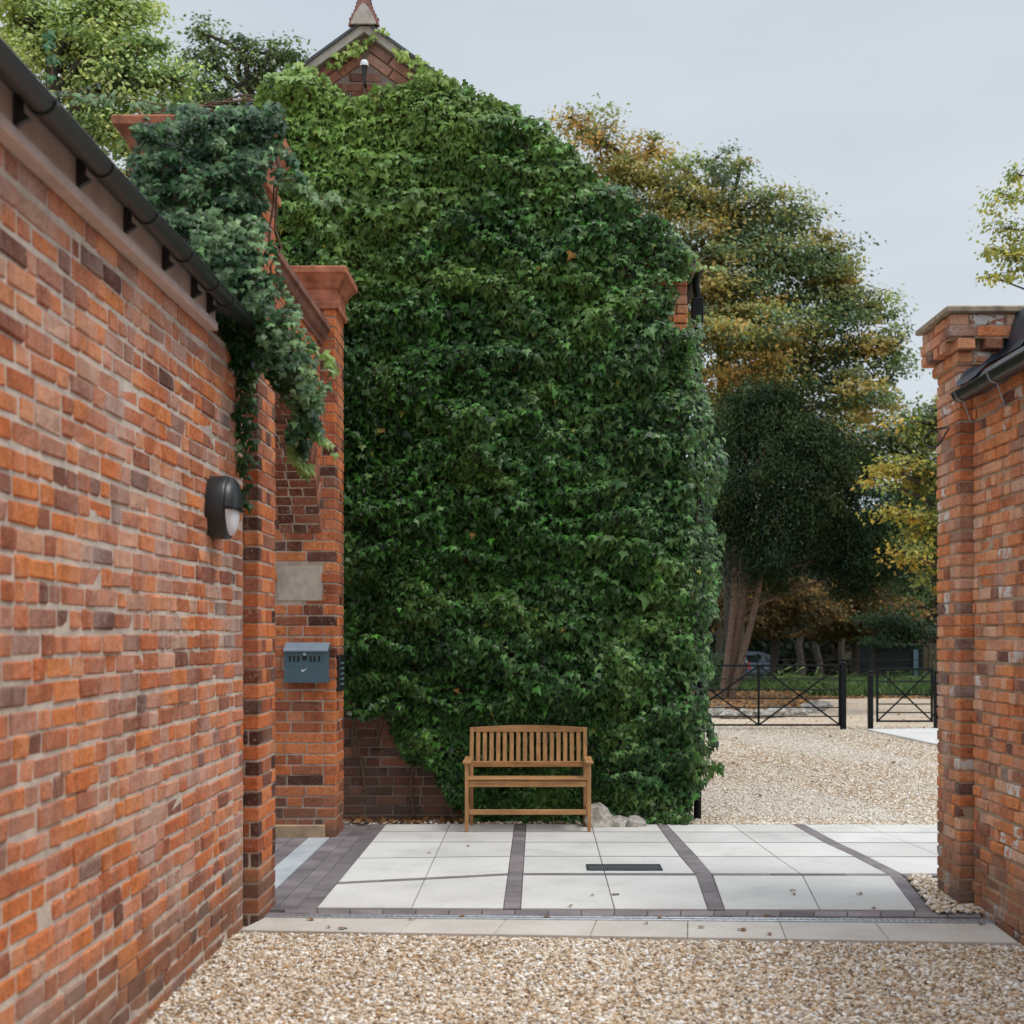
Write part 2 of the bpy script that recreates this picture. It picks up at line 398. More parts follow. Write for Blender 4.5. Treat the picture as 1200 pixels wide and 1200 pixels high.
M['brickB'] = brickmat('smooth_red_brick', PAL_B, (.5, .36, .28), .25, 1.7, .35, 9.0)
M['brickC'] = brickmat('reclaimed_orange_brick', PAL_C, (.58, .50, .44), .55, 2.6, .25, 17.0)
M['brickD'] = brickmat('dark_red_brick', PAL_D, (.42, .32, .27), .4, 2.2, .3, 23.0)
M['mortarA'] = mortarmat('lime_mortar', (.70, .60, .52))
M['mortarB'] = mortarmat('pale_mortar', (.55, .44, .36))
M['mortarC'] = mortarmat('sandy_mortar', (.52, .40, .285))
M['mortarD'] = mortarmat('grey_brown_mortar', (.36, .29, .24))
M['terra'] = simple('terracotta', (.40, .15, .085), .85, 0, .45, 7, .5, .006, .25)
M['coping'] = simple('weathered_coping', (.19, .085, .06), .85, 0, .45, 7, .6, .008)
M['stone'] = simple('pale_sandstone', (.40, .34, .285), .85, 0, .16, 14, .4, .005)
M['tanstone'] = simple('tan_stone', (.36, .25, .16), .85, 0, .25, 10, .4, .006)
M['capstone'] = simple('lichened_capstone', (.34, .28, .21), .9, 0, .35, 14, .7, .01)
M['fascia'] = simple('pinkish_cement_fascia', (.56, .45, .42), .8, 0, .16, 5, .2, .003)
M['black'] = simple('black_plastic', (.018, .019, .021), .38, 0, .2, 30, .05)
M['gutter'] = simple('black_gutter_metal', (.014, .017, .02), .35, 0, .25, 12, .05)
M['iron'] = simple('black_painted_iron', (.005, .007, .008), .5, 0, .2, 30, .1, spec=.2)
M['lead'] = simple('grey_lead_sheet', (.050, .062, .080), .5, .3, .35, 8, .4, .012)
M['slate'] = simple('grey_slate', (.07, .075, .085), .6, 0, .3, 6, .3, .01)
M['cement'] = simple('verge_mortar', (.44, .40, .35), .9, 0, .2, 18, .5, .006)
M['steel'] = simple('galvanised_steel', (.42, .45, .48), .4, .8, .2, 30, .1)
M['finial'] = simple('pinkish_clay', (.27, .13, .11), .85, 0, .35, 22, .6, .006)
M['bin_b'] = simple('blue_grey_painted_steel', (.055, .105, .135), .42, .0, .12, 12, .03)
M['bin_l'] = simple('light_grey_blue_paint', (.17, .22, .27), .42, .0, .1, 12, .03)
M['white'] = simple('white_plastic', (.74, .76, .82), .45, 0, .05, 12, 0)
M['dark'] = simple('near_black', (.006, .006, .007), .7, 0, .1, 12, 0)
M['cable'] = simple('black_cable', (.012, .012, .014), .5, 0, .1, 12, 0)
M['soil'] = simple('leaf_littered_soil', (.13, .085, .05), .95, 0, .5, 9, .9, .03)
M['bark'] = simple('reddish_brown_bark', (.16, .105, .075), .95, 0, .45, 14, .9, .03)
M['bark2'] = simple('grey_brown_bark', (.07, .055, .042), .95, 0, .4, 10, .9, .03)
M['stem'] = simple('ivy_stem', (.16, .10, .065), .9, 0, .35, 20, .5, .01)
M['shed'] = simple('dark_green_cabin', (.006, .008, .009), .8, 0, .2, 4, .05)
M['teal'] = simple('teal_painted_panel', (.10, .17, .20), .6, 0, .15, 4, .05)
M['plank'] = simple('dull_timber', (.10, .075, .045), .85, 0, .3, 4, .2)
M['rubber'] = simple('tyre_rubber', (.012, .012, .012), .85, 0, .1, 12, 0)
M['grate'] = simple('worn_cast_grate', (.13, .14, .15), .6, .3, .3, 40, .2)
M['glass'] = simple('dark_car_glass', (.012, .016, .02), .08, 0, .1, 12, 0)
M['car'] = simple('shaded_silver_blue_car_paint', (.13, .165, .21), .3, .4, .05, 2, 0)  # darker than the paint itself: the car's shaded spot is put into the colour
M['redl'] = simple('red_tail_light', (.45, .03, .015), .2, 0, .1, 12, 0)

def attrmat(name, rough=.55, spec=.4, trans=0.0, bmp=0, scale=60, var=.12, sat=None):
    m, t, b = newmat(name); at = nd(t, 'ShaderNodeAttribute'); at.attribute_name = 'rnd'
    n = noise(t, scale, 3); c = mixc(t, 1.0, at.outputs['Color'], ramp(t, n.outputs[0], [(.3, G3(1 - var)), (.7, G3(1 + var))]).outputs[0], 'MULTIPLY')
    t.links.new(c, b.inputs['Base Color']); b.inputs['Roughness'].default_value = rough; b.inputs['Specular IOR Level'].default_value = spec
    if bmp: bump(t, b, n.outputs[0], bmp, .004)
    if trans:
        o = t.nodes['Material Output']; tr = nd(t, 'ShaderNodeBsdfTranslucent'); ms = nd(t, 'ShaderNodeMixShader'); ms.inputs[0].default_value = trans
        c2 = mixc(t, 1.0, c, (1.25, 1.35, .6), 'MULTIPLY'); t.links.new(c2, tr.inputs[0])
        t.links.new(b.outputs[0], ms.inputs[1]); t.links.new(tr.outputs[0], ms.inputs[2]); t.links.new(ms.outputs[0], o.inputs[0])
    return m
M['ivy'] = attrmat('ivy_leaf', .40, .27, .12)
M['leaf'] = attrmat('tree_leaf', .6, .3, .30)
M['needle'] = attrmat('yew_needle', .8, .08, .05)
M['grass'] = attrmat('grass_blade', .6, .25, .25)
M['pebble'] = attrmat('gravel_stone', .8, .3, 0, .5, 90, .2)
M['rock'] = attrmat('rough_limestone', .9, .2, 0, .8, 25, .3)
M['dry'] = attrmat('dry_leaf', .8, .2, .1)

# bench wood, grain along the long axis through noise stretched by object axis
def woodmat(name, axis):
    m, t, b = newmat(name); g = nd(t, 'ShaderNodeNewGeometry'); mp = nd(t, 'ShaderNodeMapping')
    sc = [38, 38, 38]; sc[axis] = 2.2; mp.inputs['Scale'].default_value = sc; t.links.new(g.outputs['Position'], mp.inputs[0])
    n = noise(t, 1.0, 6, .65, mp.outputs[0]); n2 = noise(t, 7, 3)
    c = ramp(t, n.outputs[0], [(.25, (.24, .115, .045)), (.5, (.42, .215, .085)), (.75, (.55, .31, .135))]).outputs[0]
    c = mixc(t, 1.0, c, ramp(t, n2.outputs[0], [(.3, G3(.82)), (.7, G3(1.12))]).outputs[0], 'MULTIPLY')
    t.links.new(c, b.inputs['Base Color']); b.inputs['Roughness'].default_value = .5; b.inputs['Specular IOR Level'].default_value = .4
    bump(t, b, n.outputs[0], .25, .002); return m
M['wx'] = woodmat('oiled_hardwood_lengthways', 0); M['wz'] = woodmat('oiled_hardwood_upright', 2); M['wy'] = woodmat('oiled_hardwood_crossways', 1)

def gravelmat(name, dim=1.0):
    m, t, b = newmat(name); g = nd(t, 'ShaderNodeNewGeometry')
    vo = nd(t, 'ShaderNodeTexVoronoi'); vo.inputs['Scale'].default_value = 46; t.links.new(g.outputs['Position'], vo.inputs['Vector'])
    hs = nd(t, 'ShaderNodeSeparateColor'); t.links.new(vo.outputs['Color'], hs.inputs[0])
    c = ramp(t, hs.outputs[0], [(0, (.20, .13, .075)), (.2, (.36, .255, .16)), (.5, (.50, .40, .29)), (.8, (.60, .52, .42)), (1, (.72, .67, .59))]).outputs[0]
    n = noise(t, .9, 5, .6, g.outputs['Position']); c = mixc(t, 1.0, c, ramp(t, n.outputs[0], [(.3, (.86, .80, .74)), (.7, (1.06, 1.06, 1.06))]).outputs[0], 'MULTIPLY')
    e = ramp(t, vo.outputs['Distance'], [(.0, G3(1)), (.55, G3(.95)), (.9, G3(.55))]); c = mixc(t, 1.0, c, e.outputs[0], 'MULTIPLY')
    c = mixc(t, 1.0, c, (1.15, 1.15, 1.17), 'MULTIPLY')
    t.links.new(c, b.inputs['Base Color']); b.inputs['Roughness'].default_value = .9
    iv = nd(t, 'ShaderNodeMath', operation='SUBTRACT'); iv.inputs[0].default_value = 1; t.links.new(vo.outputs['Distance'], iv.inputs[1])
    bump(t, b, iv.outputs[0], .8, .012); return m
M['gravel'] = gravelmat('buff_gravel')
def slabmat(name, a, bb, sc=1.0):
    m, t, b = newmat(name); n = noise(t, 1.1 * sc, 6, .6); n2 = noise(t, 45, 5, .6); at = nd(t, 'ShaderNodeAttribute'); at.attribute_name = 'rnd'
    c = ramp(t, n.outputs[0], [(.3, a), (.65, bb)]).outputs[0]
    c = mixc(t, 1.0, c, ramp(t, n2.outputs[0], [(.3, G3(.93)), (.7, G3(1.04))]).outputs[0], 'MULTIPLY')
    n3 = noise(t, 2.3, 7, .7); c = mixc(t, ramp(t, n3.outputs[0], [(.52, G3(0)), (.75, G3(.45))]).outputs[0], c, tuple(x * .62 for x in a))
    c = mixc(t, 1.0, c, at.outputs['Color'], 'MULTIPLY')
    t.links.new(c, b.inputs['Base Color']); b.inputs['Roughness'].default_value = .75; bump(t, b, n2.outputs[0], .15, .002); return m
M['slab'] = slabmat('pale_sawn_sandstone', (.52, .505, .48), (.64, .625, .60))
M['kerb'] = slabmat('kerb_sandstone', (.50, .455, .40), (.60, .565, .52), 2)
M['paver'] = slabmat('purple_grey_paver', (.125, .108, .118), (.22, .19, .195), 3)
M['blueslab'] = slabmat('blue_grey_threshold_slab', (.34, .37, .40), (.46, .48, .50), 3)
M['grout'] = simple('dark_joint_sand', (.10, .085, .075), .95, 0, .3, 30, .3)

# ------------------------------------------------------------------ ground
def sheet(name, pts, mat, kind='structure', parent=None):
    mb = MB(); mb.add(pts, [list(range(len(pts)))]); o = mb.build(name, mat); tag(o, kind=kind); return o
ZG = -.03
xs = [-200, 1.0, 200]
mb = MB()
mb.add([(-200, -30, ZG), (200, -30, ZG), (200, 8.0, ZG), (-200, 8.0, ZG)], [[0, 1, 2, 3]])
mb.add([(-200, 8.0, ZG), (200, 8.0, ZG), (200, 37.6, ZG), (-200, 37.6, ZG)], [[0, 1, 2, 3]])
o = mb.build('gravel_ground', M['gravel']); tag(o, kind='structure')
m, t, b = newmat('meadow_ground'); n = noise(t, .8, 6); c = ramp(t, n.outputs[0], [(.3, (.03, .055, .018)), (.6, (.055, .09, .03)), (.8, (.09, .10, .04))]); L2 = t.links.new; L2(c.outputs[0], b.inputs['Base Color']); b.inputs['Roughness'].default_value = .95
M['meadow'] = m
mb = MB(); mb.add([(-400, 37.6, ZG), (400, 37.6, ZG), (400, 46, -.1), (-400, 46, -.1), (400, 56, -.45), (-400, 56, -.45), (400, 700, -.6), (-400, 700, -.6)], [[0, 1, 2, 3], [3, 2, 4, 5], [5, 4, 6, 7]])
o = mb.build('grass_ground', M['meadow']); tag(o, kind='structure')

# paving bed + slabs (top surface at z = 0), laid from ground points
sheet('paving_bed', [G(300, 1074, -.012), G(1152, 1078, -.012), (4.6, 8.3, -.012), (4.6, 12.25, -.012), (-2.6, 12.55, -.012), (-2.6, 8.2, -.012)], M['grout'])
class Slabs:
    def __init__(s): s.v = []; s.f = []; s.c = []
    def quad(s, q, gap=.004, z=0.0, th=.03, tint=None):
        q = [np.array((p[0], p[1], 0.0)) for p in q]; cen = sum(q) / len(q); b = len(s.v)
        k = len(q); tt = tint if tint is not None else random.uniform(.92, 1.05)
        def inset(e, zz):
            r = []
            for i in range(k):
                a, p, n_ = q[i - 1], q[i], q[(i + 1) % k]
                d1 = unit(a - p); d2 = unit(n_ - p); bis = d1 + d2; sn = abs(np.cross(d1, d2)[2]) + .05
                r.append(p + (d1 + d2) * e / sn + np.array((0, 0, zz)))
            return r
        s.v += inset(gap + .003, z); s.v += inset(gap, z - .003); s.v += inset(gap, z - th); s.c += [tt] * (3 * k)
        s.f.append([b + i for i in range(k)])
        for l in range(2):
            for i in range(k): s.f.append([b + l * k + i, b + l * k + k + i, b + l * k + k + (i + 1) % k, b + l * k + (i + 1) % k])
    def build(s, name, mat, parent=None):
        mb = MB(); mb.add(s.v, s.f); o = mb.build(name, mat, parent)
        a = o.data.attributes.new('rnd', 'FLOAT_COLOR', 'POINT'); c = np.ones((len(s.c), 4), dtype=np.float32); c[:, :3] = np.array(s.c)[:, None]; a.data.foreach_set('color', c.ravel()); return o
# vertical joints: pixel polylines sampled at the row heights
def line_at(poly, y):
    for (x0, y0), (x1, y1) in zip(poly, poly[1:]):
        if y <= y1 or (x1, y1) == poly[-1]: return x0 + (x1 - x0) * (y - y0) / (y1 - y0)
L0 = [(452, 966), (371, 1063.5)]; JA = [(527, 966), (482, 1064)]; S1a = [(603, 966), (590, 1064)]; S1b = [(616.5, 966), (610, 1064)]
JB = [(693, 966), (720, 1064)]
S2a = [(770, 966), (797, 1003), (815, 1024), (830, 1066)]; S2b = [(781, 966), (803, 989.5), (833, 1021), (849.5, 1066)]
JC = [(857, 966), (911, 1005), (941, 1026), (962, 1068)]
S3a = [(929, 966), (973, 991), (1007, 1006), (1041, 1024.5), (1074, 1066)]; S3b = [(942, 966), (987.5, 990.5), (1021.5, 1006), (1058, 1025), (1095, 1071)]
JD = [(1010, 966), (1170, 1030)]; RE = [(1100, 966), (1240, 1028)]
def yrow(k, px):
    base = [966, 974.8, 987, 1003.5, 1024.5, 1065][k]
    if px < 600 and k in (2, 3, 4): base += (600 - px) / 200 * (0, 0, 0, 3, 11)[k]
    if k == 0 and px < 540: base += (540 - px) / 140 * 1
    return base + (px - 832) * (.004 if k == 5 else .0015)
cols = [(L0, JA), (JA, S1a), (S1b, JB), (JB, S2a), (S2b, JC), (JC, S3a), (S3b, JD), (JD, RE)]
st = .046
slabs = Slabs(); strips = Slabs()
def gpt(poly, k, off=0):
    y = yrow(k, line_at(poly, yrow(k, 700))); p = G(line_at(poly, y), y); p[1] += off; return p
for ci, (a, b_) in enumerate(cols):
    for k in range(5):
        if ci >= 6 and k >= 4: continue
        o0 = -st if k > 0 else 0; o1 = (.03 if k < 4 else 0)
        if k in (1, 2, 3): o0 = -.018
        if k == 4: o0 = -.05
        if k + 1 in (1, 2, 3): o1 = .018
        if k + 1 == 4: o1 = .05
        q = [gpt(a, k, o0), gpt(b_, k, o0), gpt(b_, k + 1, o1), gpt(a, k + 1, o1)]
        slabs.quad(q[::-1], .003)
for k in (1, 2, 3, 4):      # thin cross strips between the slab rows
    hw = .016 if k < 4 else .048
    for ci, (a, b_) in enumerate(cols):
        p0, p1 = gpt(a, k), gpt(b_, k); n_ = max(2, int(np.linalg.norm(p1 - p0) / .21))
        for i in range(n_):
            u0 = p0 + (p1 - p0) * i / n_; u1 = p0 + (p1 - p0) * (i + 1) / n_; h = np.array((0, hw, 0))
            strips.quad([u0 - h, u1 - h, u1 + h, u0 + h], .0015, -.001, tint=random.uniform(.75, 1.2))
def band(a, b_, y0, y1, n):
    for i in range(n):
        # equal steps in depth
        d0 = 1 / (y0 - CY); d1 = 1 / (y1 - CY); ya = CY + 1 / (d0 + (d1 - d0) * i / n); yb = CY + 1 / (d0 + (d1 - d0) * (i + 1) / n)
        q = [G(line_at(a, yb), yb), G(line_at(b_, yb), yb), G(line_at(b_, ya), ya), G(line_at(a, ya), ya)]
        strips.quad(q, .002, -.0005, tint=random.uniform(.8, 1.2))
band(S1a, S1b, 966.5, 1064, 20); band(S2a, S2b, 966.5, 1065.5, 20); band(S3a, S3b, 966.5, 1068, 20)
# front border row and back border
for (xa, xb, ya, yb) in ((333, 1150, 1065.2, 1070.5),):
    p0, p1 = G(xa, ya), G(xb, ya + 3); q0, q1 = G(xa, yb), G(xb, yb + 4); n_ = 21
    for i in range(n_):
        l = lambda a, b, s: a + (b - a) * s
        strips.quad([l(q0, q1, i / n_), l(q0, q1, (i + 1) / n_), l(p0, p1, (i + 1) / n_), l(p0, p1, i / n_)], .003, 0, tint=random.uniform(.7, 1.3))
p0 = G(430, 967); 
for i in range(26):
    xa = p0[0] + i * .2
    strips.quad([(xa, 12.2, 0), (xa + .2, 12.2, 0), (xa + .2, 12.3, 0), (xa, 12.3, 0)], .004, -.002, tint=random.uniform(.6, 1.1)) if xa < 1.6 else None
# left paver field: rows following the left slab edge
for r_ in range(7):
    if r_ == 3: continue
    sx = .125
    for j in range(18):
        def LP(y, o):
            p = G(line_at(L0, y), y); p[0] -= o; return p
        d = lambda t_: CY + 1 / (1 / (966 - CY) + (1 / (1066 - CY) - 1 / (966 - CY)) * t_)
        off = .5 * (r_ % 2)
        ya, yb = d(min(1, max(0, (j + off) / 18))), d(min(1, (j + 1 + off) / 18))
        if yb - ya < .5: continue
        w0 = r_ * sx + (.06 if r_ > 3 else 0); w1 = w0 + sx
        strips.quad([LP(yb, w1), LP(yb, w0), LP(ya, w0), LP(ya, w1)], .002, -.001, tint=random.uniform(.75, 1.2))
tag(slabs.build('paving', M['slab']), kind='structure'); tag(strips.build('paver_strips', M['paver']), kind='structure')
bs = Slabs()
for j in range(3):
    d = lambda t_: CY + 1 / (1 / (981 - CY) + (1 / (1066 - CY) - 1 / (981 - CY)) * t_)
    ya, yb = d(j / 3), d((j + 1) / 3)
    bs.quad([LP(yb, .56), LP(yb, .378), LP(ya, .378), LP(ya, .56)], .003, 0)
tag(bs.build('threshold_paving', M['blueslab']), kind='structure')

# kerb
ks = Slabs(); KB0, KB1 = G(318, 1071), G(1160, 1078.5); KF0, KF1 = G(281, 1089.5), G(1194, 1104.5)
nk = 8
cut = [0.0, .085, .21, .335, .46, .585, .71, .84, 1.0]
for i in range(nk):
    l = lambda a, b, s: a + (b - a) * s
    ks.quad([l(KF0, KF1, cut[i]), l(KF0, KF1, cut[i + 1]), l(KB0, KB1, cut[i + 1]), l(KB0, KB1, cut[i])], .002, 0, .07)
tag(ks.build('kerb', M['kerb']), kind='structure')

# pale path beyond the gates
o = MB(); A = [G(1015, 855), G(1103, 854), (9.9, 20.0, 0), G(1104, 874)]
o.prism([tuple(p[:2]) for p in A], -.06, .012, 'z'); o = o.build('pale_path', M['slab']); tag(o, kind='structure')
a_ = o.data.attributes.new('rnd', 'FLOAT_COLOR', 'POINT'); a_.data.foreach_set('color', np.ones(len(o.data.vertices) * 4, dtype=np.float32))

# ------------------------------------------------------------------ gravel stones
_ph = (1 + 5 ** .5) / 2
ICO = unit(np.array([(-1, _ph, 0), (1, _ph, 0), (-1, -_ph, 0), (1, -_ph, 0), (0, -1, _ph), (0, 1, _ph), (0, -1, -_ph), (0, 1, -_ph), (_ph, 0, -1), (_ph, 0, 1), (-_ph, 0, -1), (-_ph, 0, 1)], float))
ICF = np.array([(0, 11, 5), (0, 5, 1), (0, 1, 7), (0, 7, 10), (0, 10, 11), (1, 5, 9), (5, 11, 4), (11, 10, 2), (10, 7, 6), (7, 1, 8), (3, 9, 4), (3, 4, 2), (3, 2, 6), (3, 6, 8), (3, 8, 9), (4, 9, 5), (2, 4, 11), (6, 2, 10), (8, 6, 7), (9, 8, 1)])
GP = np.array([(.30, .19, .10), (.42, .30, .185), (.52, .41, .29), (.60, .52, .41), (.70, .64, .55), (.76, .73, .68), (.22, .15, .10), (.35, .31, .27), (.46, .29, .15)])
GW = np.array([.09, .15, .20, .20, .14, .08, .04, .04, .06])
def stones(name, xy, z, size, label=None, parent=None):
    n = len(xy); sc = rng.uniform(.55, 1.35, (n, 3)) * size * np.array((1, 1, .62)) * rng.uniform(.6, 1.25, (n, 1))
    v = ICO[None] * rng.uniform(.72, 1.2, (n, 12, 1)) * sc[:, None]
    a = rng.uniform(0, 6.28, n); tl = rng.normal(0, .35, n); ca, sa, ct, s2 = np.cos(a), np.sin(a), np.cos(tl), np.sin(tl)
    x = v[..., 0] * ct[:, None] - v[..., 2] * s2[:, None]; zz = v[..., 0] * s2[:, None] + v[..., 2] * ct[:, None]
    X = x * ca[:, None] - v[..., 1] * sa[:, None]; Y = x * sa[:, None] + v[..., 1] * ca[:, None]
    zb = (z + rng.uniform(.0, .016, n))[:, None]
    V = np.stack([X + xy[:, 0:1], Y + xy[:, 1:2], zz + zb], -1).reshape(-1, 3)
    col = np.minimum(GP[rng.choice(len(GP), n, p=GW)] * rng.uniform(.85, 1.2, (n, 1)) * np.array((1.12, 1.14, 1.19)), .88)
    pn = vnoise(xy[:, 0] * .9 + xy[:, 1] * .25, xy[:, 1] * .35, 2); tr_ = (np.clip((pn - .42) * 3, .15, .75) * (xy[:, 1] > 12))[:, None]; col = col * (1 - tr_) + np.array((.66, .61, .54)) * tr_
    lo = (ICF[None] + 12 * np.arange(n)[:, None, None]).reshape(-1)
    o = np_mesh(name, V, lo, np.full(n * 20, 3), M['pebble'], None, np.repeat(col, 12, 0)); tag(o, label, 'gravel', None, 'stuff'); return o
n = 76000; xy = np.stack([rng.uniform(-1.78, 2.75, n), rng.uniform(5.3, 8.1, n)], 1)
front = KF0[1] + (xy[:, 0] - KF0[0]) / (KF1[0] - KF0[0]) * (KF1[1] - KF0[1])
xy = xy[xy[:, 1] < front - .006]; stones('gravel', xy, ZG, .0120, 'loose buff gravel in front of the pale kerb')
n = 80000; d = 12.32 + 13.5 * rng.random(n) ** 1.3; px = rng.uniform(800, 1130, n); xy = np.stack([(px - CX) * d / f_, d], 1)
xy = xy[xy[:, 0] > 1.40 + .0]; stones('gravel', xy, ZG + .004 * 0 + np.zeros(len(xy)), .0138, 'loose buff gravel of the yard between the ivy and the black gates')
n = 2600; xy = np.stack([rng.uniform(2.2, 2.72, n), rng.uniform(8.3, 9.75, n)], 1)
bed = [tuple(G(*p)[:2]) for p in ((1064, 1029), (1100, 1026), (1150, 1030), (1152, 1074), (1094, 1071))]
xy = xy[inpoly(xy[:, 0], xy[:, 1], bed)]; stones('gravel', xy, .008, .0165, 'pebbles heaped in the corner at the foot of the right pier')
# stray stones along the back border below the bench
n = 420; xy = np.stack([rng.uniform(-1.9, 1.4, n), rng.uniform(12.26, 12.5, n)], 1); stones('gravel', xy, -.01, .017, 'scatter of stones along the foot of the ivy')

# ------------------------------------------------------------------ channel drain and grate
dr = empty('channel_drain', (.5, 8.25, 0), 'long narrow slotted channel drain between the slabs and the pale kerb', 'drain')
mb = Slabs()
l = lambda a, b, s: a + (b - a) * s
A0, A1 = G(322, 1070.2), G(1156, 1075.6); B0, B1 = G(320, 1073.2), G(1158, 1078.0)
A0 = np.array((-1.66, 8.34, 0)); A1 = np.array((2.69, 8.17, 0)); B0 = np.array((-1.66, 8.27, 0)); B1 = np.array((2.69, 8.10, 0))
for i in range(34):
    mb.quad([l(B0, B1, i / 34), l(B0, B1, (i + 1) / 34), l(A0, A1, (i + 1) / 34), l(A0, A1, i / 34)], .003, .004, tint=random.uniform(.8, 1.4))
mb.build('edge_sett', M['paver'], dr)
mb = MB(); C0 = B0 + np.array((0, -.06, 0)); C1 = B1 + np.array((0, -.06, 0))
nb = 120
for i in range(nb):
    a = l(B0, B1, (i + .15) / nb); b2 = l(B0, B1, (i + .6) / nb); c2 = l(C0, C1, (i + .6) / nb); d2 = l(C0, C1, (i + .15) / nb)
    mb.prism([tuple(p[:2]) for p in (d2, c2, b2, a)], -.02, .006, 'z')
for e0, e1 in ((B0, B1), (C0, C1)):
    mb.bar(e0 + (0, 0, .0), e1 + (0, 0, .0), .008, .02)
mb.build('grating', M['steel'], dr)
dg = empty('drain_grate', (.5, 9.3, 0), 'small rectangular dark metal grate set into the middle paving slabs', 'drain')
ga = [G(688, 1020.5), G(777, 1020.5), G(773, 1013.5), G(690, 1013.5)]
x0, x1, y0, y1 = ga[0][0], ga[1][0], ga[0][1], ga[3][1]
mb = MB()
for a, b2 in (((x0, y0), (x1, y0 + .012)), ((x0, y1 - .012), (x1, y1)), ((x0, y0 + .012), (x0 + .012, y1 - .012)), ((x1 - .012, y0 + .012), (x1, y1 - .012))):
    mb.box((a[0], a[1], -.004), (b2[0], b2[1], .007))
mb.build('frame', M['lead'], dg)
mb = MB(); k = 34
for i in range(k):
    xx = x0 + .014 + (x1 - x0 - .028) * (i + .5) / k; mb.box((xx - .0035, y0 + .012, .0), (xx + .0035, y1 - .012, .006))
mb.box((x0 + .012, (y0 + y1) / 2 - .006, .0), (x1 - .012, (y0 + y1) / 2 + .006, .0055)); mb.build('bars', M['grate'], dg)
mb = MB(); mb.box((x0 + .012, y0 + .012, -.003), (x1 - .012, y1 - .012, .0015)); mb.build('well', M['dark'], dg)

# ------------------------------------------------------------------ left outbuilding
lb = empty('brick_outbuilding', (-1.75, 3, 0), 'low red brick building on the left with pale fascia and black gutter', 'building')
B = Bricks(.008, .0013, .0035); B.vn = .0022; cL = .0882
B.wall_x(-1.75, 1, -.2, 8.08, -.05, 3.32, cL, .0120, 'fmfsfmm', wav=.004)
B.mb.box((-2.1, -2, -.1), (-1.7565, 8.09, 3.33), 1)
B.wall_x(-1.78, 1, 7.17, 8.08, 3.32, 3.40, cL, .016, 'f'); B.mb.box((-2.1, 7.18, 3.31), (-1.79, 8.09, 3.42), 1)
B.build('wall', [M['brickA'], M['mortarA']], lb)
mb = MB(); mb.box((-1.76, -2, 3.325), (-1.70, 7.17, 3.52), 0, .004); mb.box((-1.752, -2, 3.295), (-1.685, 7.165, 3.34), 0, .006); mb.build('fascia', M['fascia'], lb)
mb = MB(); mb.prism([(-1.58, 3.44), (-1.60, 3.475), (-5.5, 4.75), (-5.5, 4.70), (-1.70, 3.45)], -2, 7.9, 'y'); mb.build('roof', M['slate'], lb)
gx, gz, gr = -1.605, 3.425, .043
def half_gutter(mb, gx, gz, r, ya, yb, th=.004, n=12):
    out_ = [(gx + r * math.cos(math.pi * (1 + i / n)), gz + r * math.sin(math.pi * (1 + i / n))) for i in range(n + 1)]
    inn = [(gx + (r - th) * math.cos(math.pi * (1 + i / n)), gz + (r - th) * math.sin(math.pi * (1 + i / n))) for i in range(n + 1)][::-1]
    poly = out_ + inn; N = len(poly); V = [(p[0], ya, p[1]) for p in poly] + [(p[0], yb, p[1]) for p in poly]
    k = n + 1
    for i in range(N):
        j = (i + 1) % N; mb.add([V[i], V[j], V[j + N], V[i + N]], [[0, 1, 2, 3]])
    for i in range(n):
        for base in (0, N): mb.add([V[base + i], V[base + i + 1], V[base + N - 2 - i], V[base + N - 1 - i]], [[0, 1, 2, 3]])
g = MB(); half_gutter(g, gx, gz, gr, -1.5, 7.72)
g.tube([(gx + gr, -1.5, gz), (gx + gr, 7.72, gz)], .006, 6)
gut = g.build('gutter', M['gutter'], lb)
for px in (-60, 31, 103, 157, 201, 234, 252):
    y = 1.66 * f_ / (632 - px); mb = MB(); half_gutter(mb, gx, gz, gr + .007, y - .016, y + .016, .012)
    mb.prism([(-1.70, gz + .02), (-1.672, gz + .02), (-1.672, gz - .03), (-1.645, gz - .055), (-1.70, gz - .085)], y - .012, y + .012, 'y')
    mb.build('bracket', M['black'], gut)

# wall light on the left wall
wl = empty('wall_light', (-1.75, 7.3, 2.38), 'round black half-hooded bulkhead lamp on the left brick wall', 'wall light')
mb = MB(); n = 28
def ring(x, r, sz=1.13): return [(x, 7.3 + r * math.cos(2 * math.pi * i / n), 2.38 + sz * r * math.sin(2 * math.pi * i / n)) for i in range(n)]
secs = [(-1.752, .150), (-1.665, .150), (-1.655, .145), (-1.648, .132)]
V = [];
for x, r in secs: V += ring(x, r)
mb.add(V, [[i * n + j, i * n + (j + 1) % n, (i + 1) * n + (j + 1) % n, (i + 1) * n + j] for i in range(3) for j in range(n)], 0, True); mb.add(ring(-1.648, .132), [list(range(n))])
hs = mb.build('housing', M['black'], wl)
mb = MB(); V = []
for x, r in ((-1.649, .134), (-1.636, .127), (-1.624, .103), (-1.617, .06), (-1.614, .01)): V += ring(x, r)
mb.add(V, [[i * n + j, i * n + (j + 1) % n, (i + 1) * n + (j + 1) % n, (i + 1) * n + j] for i in range(4) for j in range(n)], 0, True); mb.build('diffuser', M['white'], wl)
mb = MB(); V = []; hn = n // 2 + 1
def arc(x, r): return [(x, 7.3 + r * math.cos(math.pi * i / (hn - 1)), 2.375 + 1.13 * r * math.sin(math.pi * i / (hn - 1))) for i in range(hn)]
for x, r in ((-1.650, .147), (-1.630, .142), (-1.610, .122), (-1.600, .07), (-1.597, .004)): V += arc(x, r)
mb.add(V, [[i * hn + j, i * hn + j + 1, (i + 1) * hn + j + 1, (i + 1) * hn + j] for i in range(4) for j in range(hn - 1)], 0, True)
mb.box((-1.652, 7.165, 2.362), (-1.604, 7.435, 2.378), 0, .002); mb.build('hood', M['black'], wl)

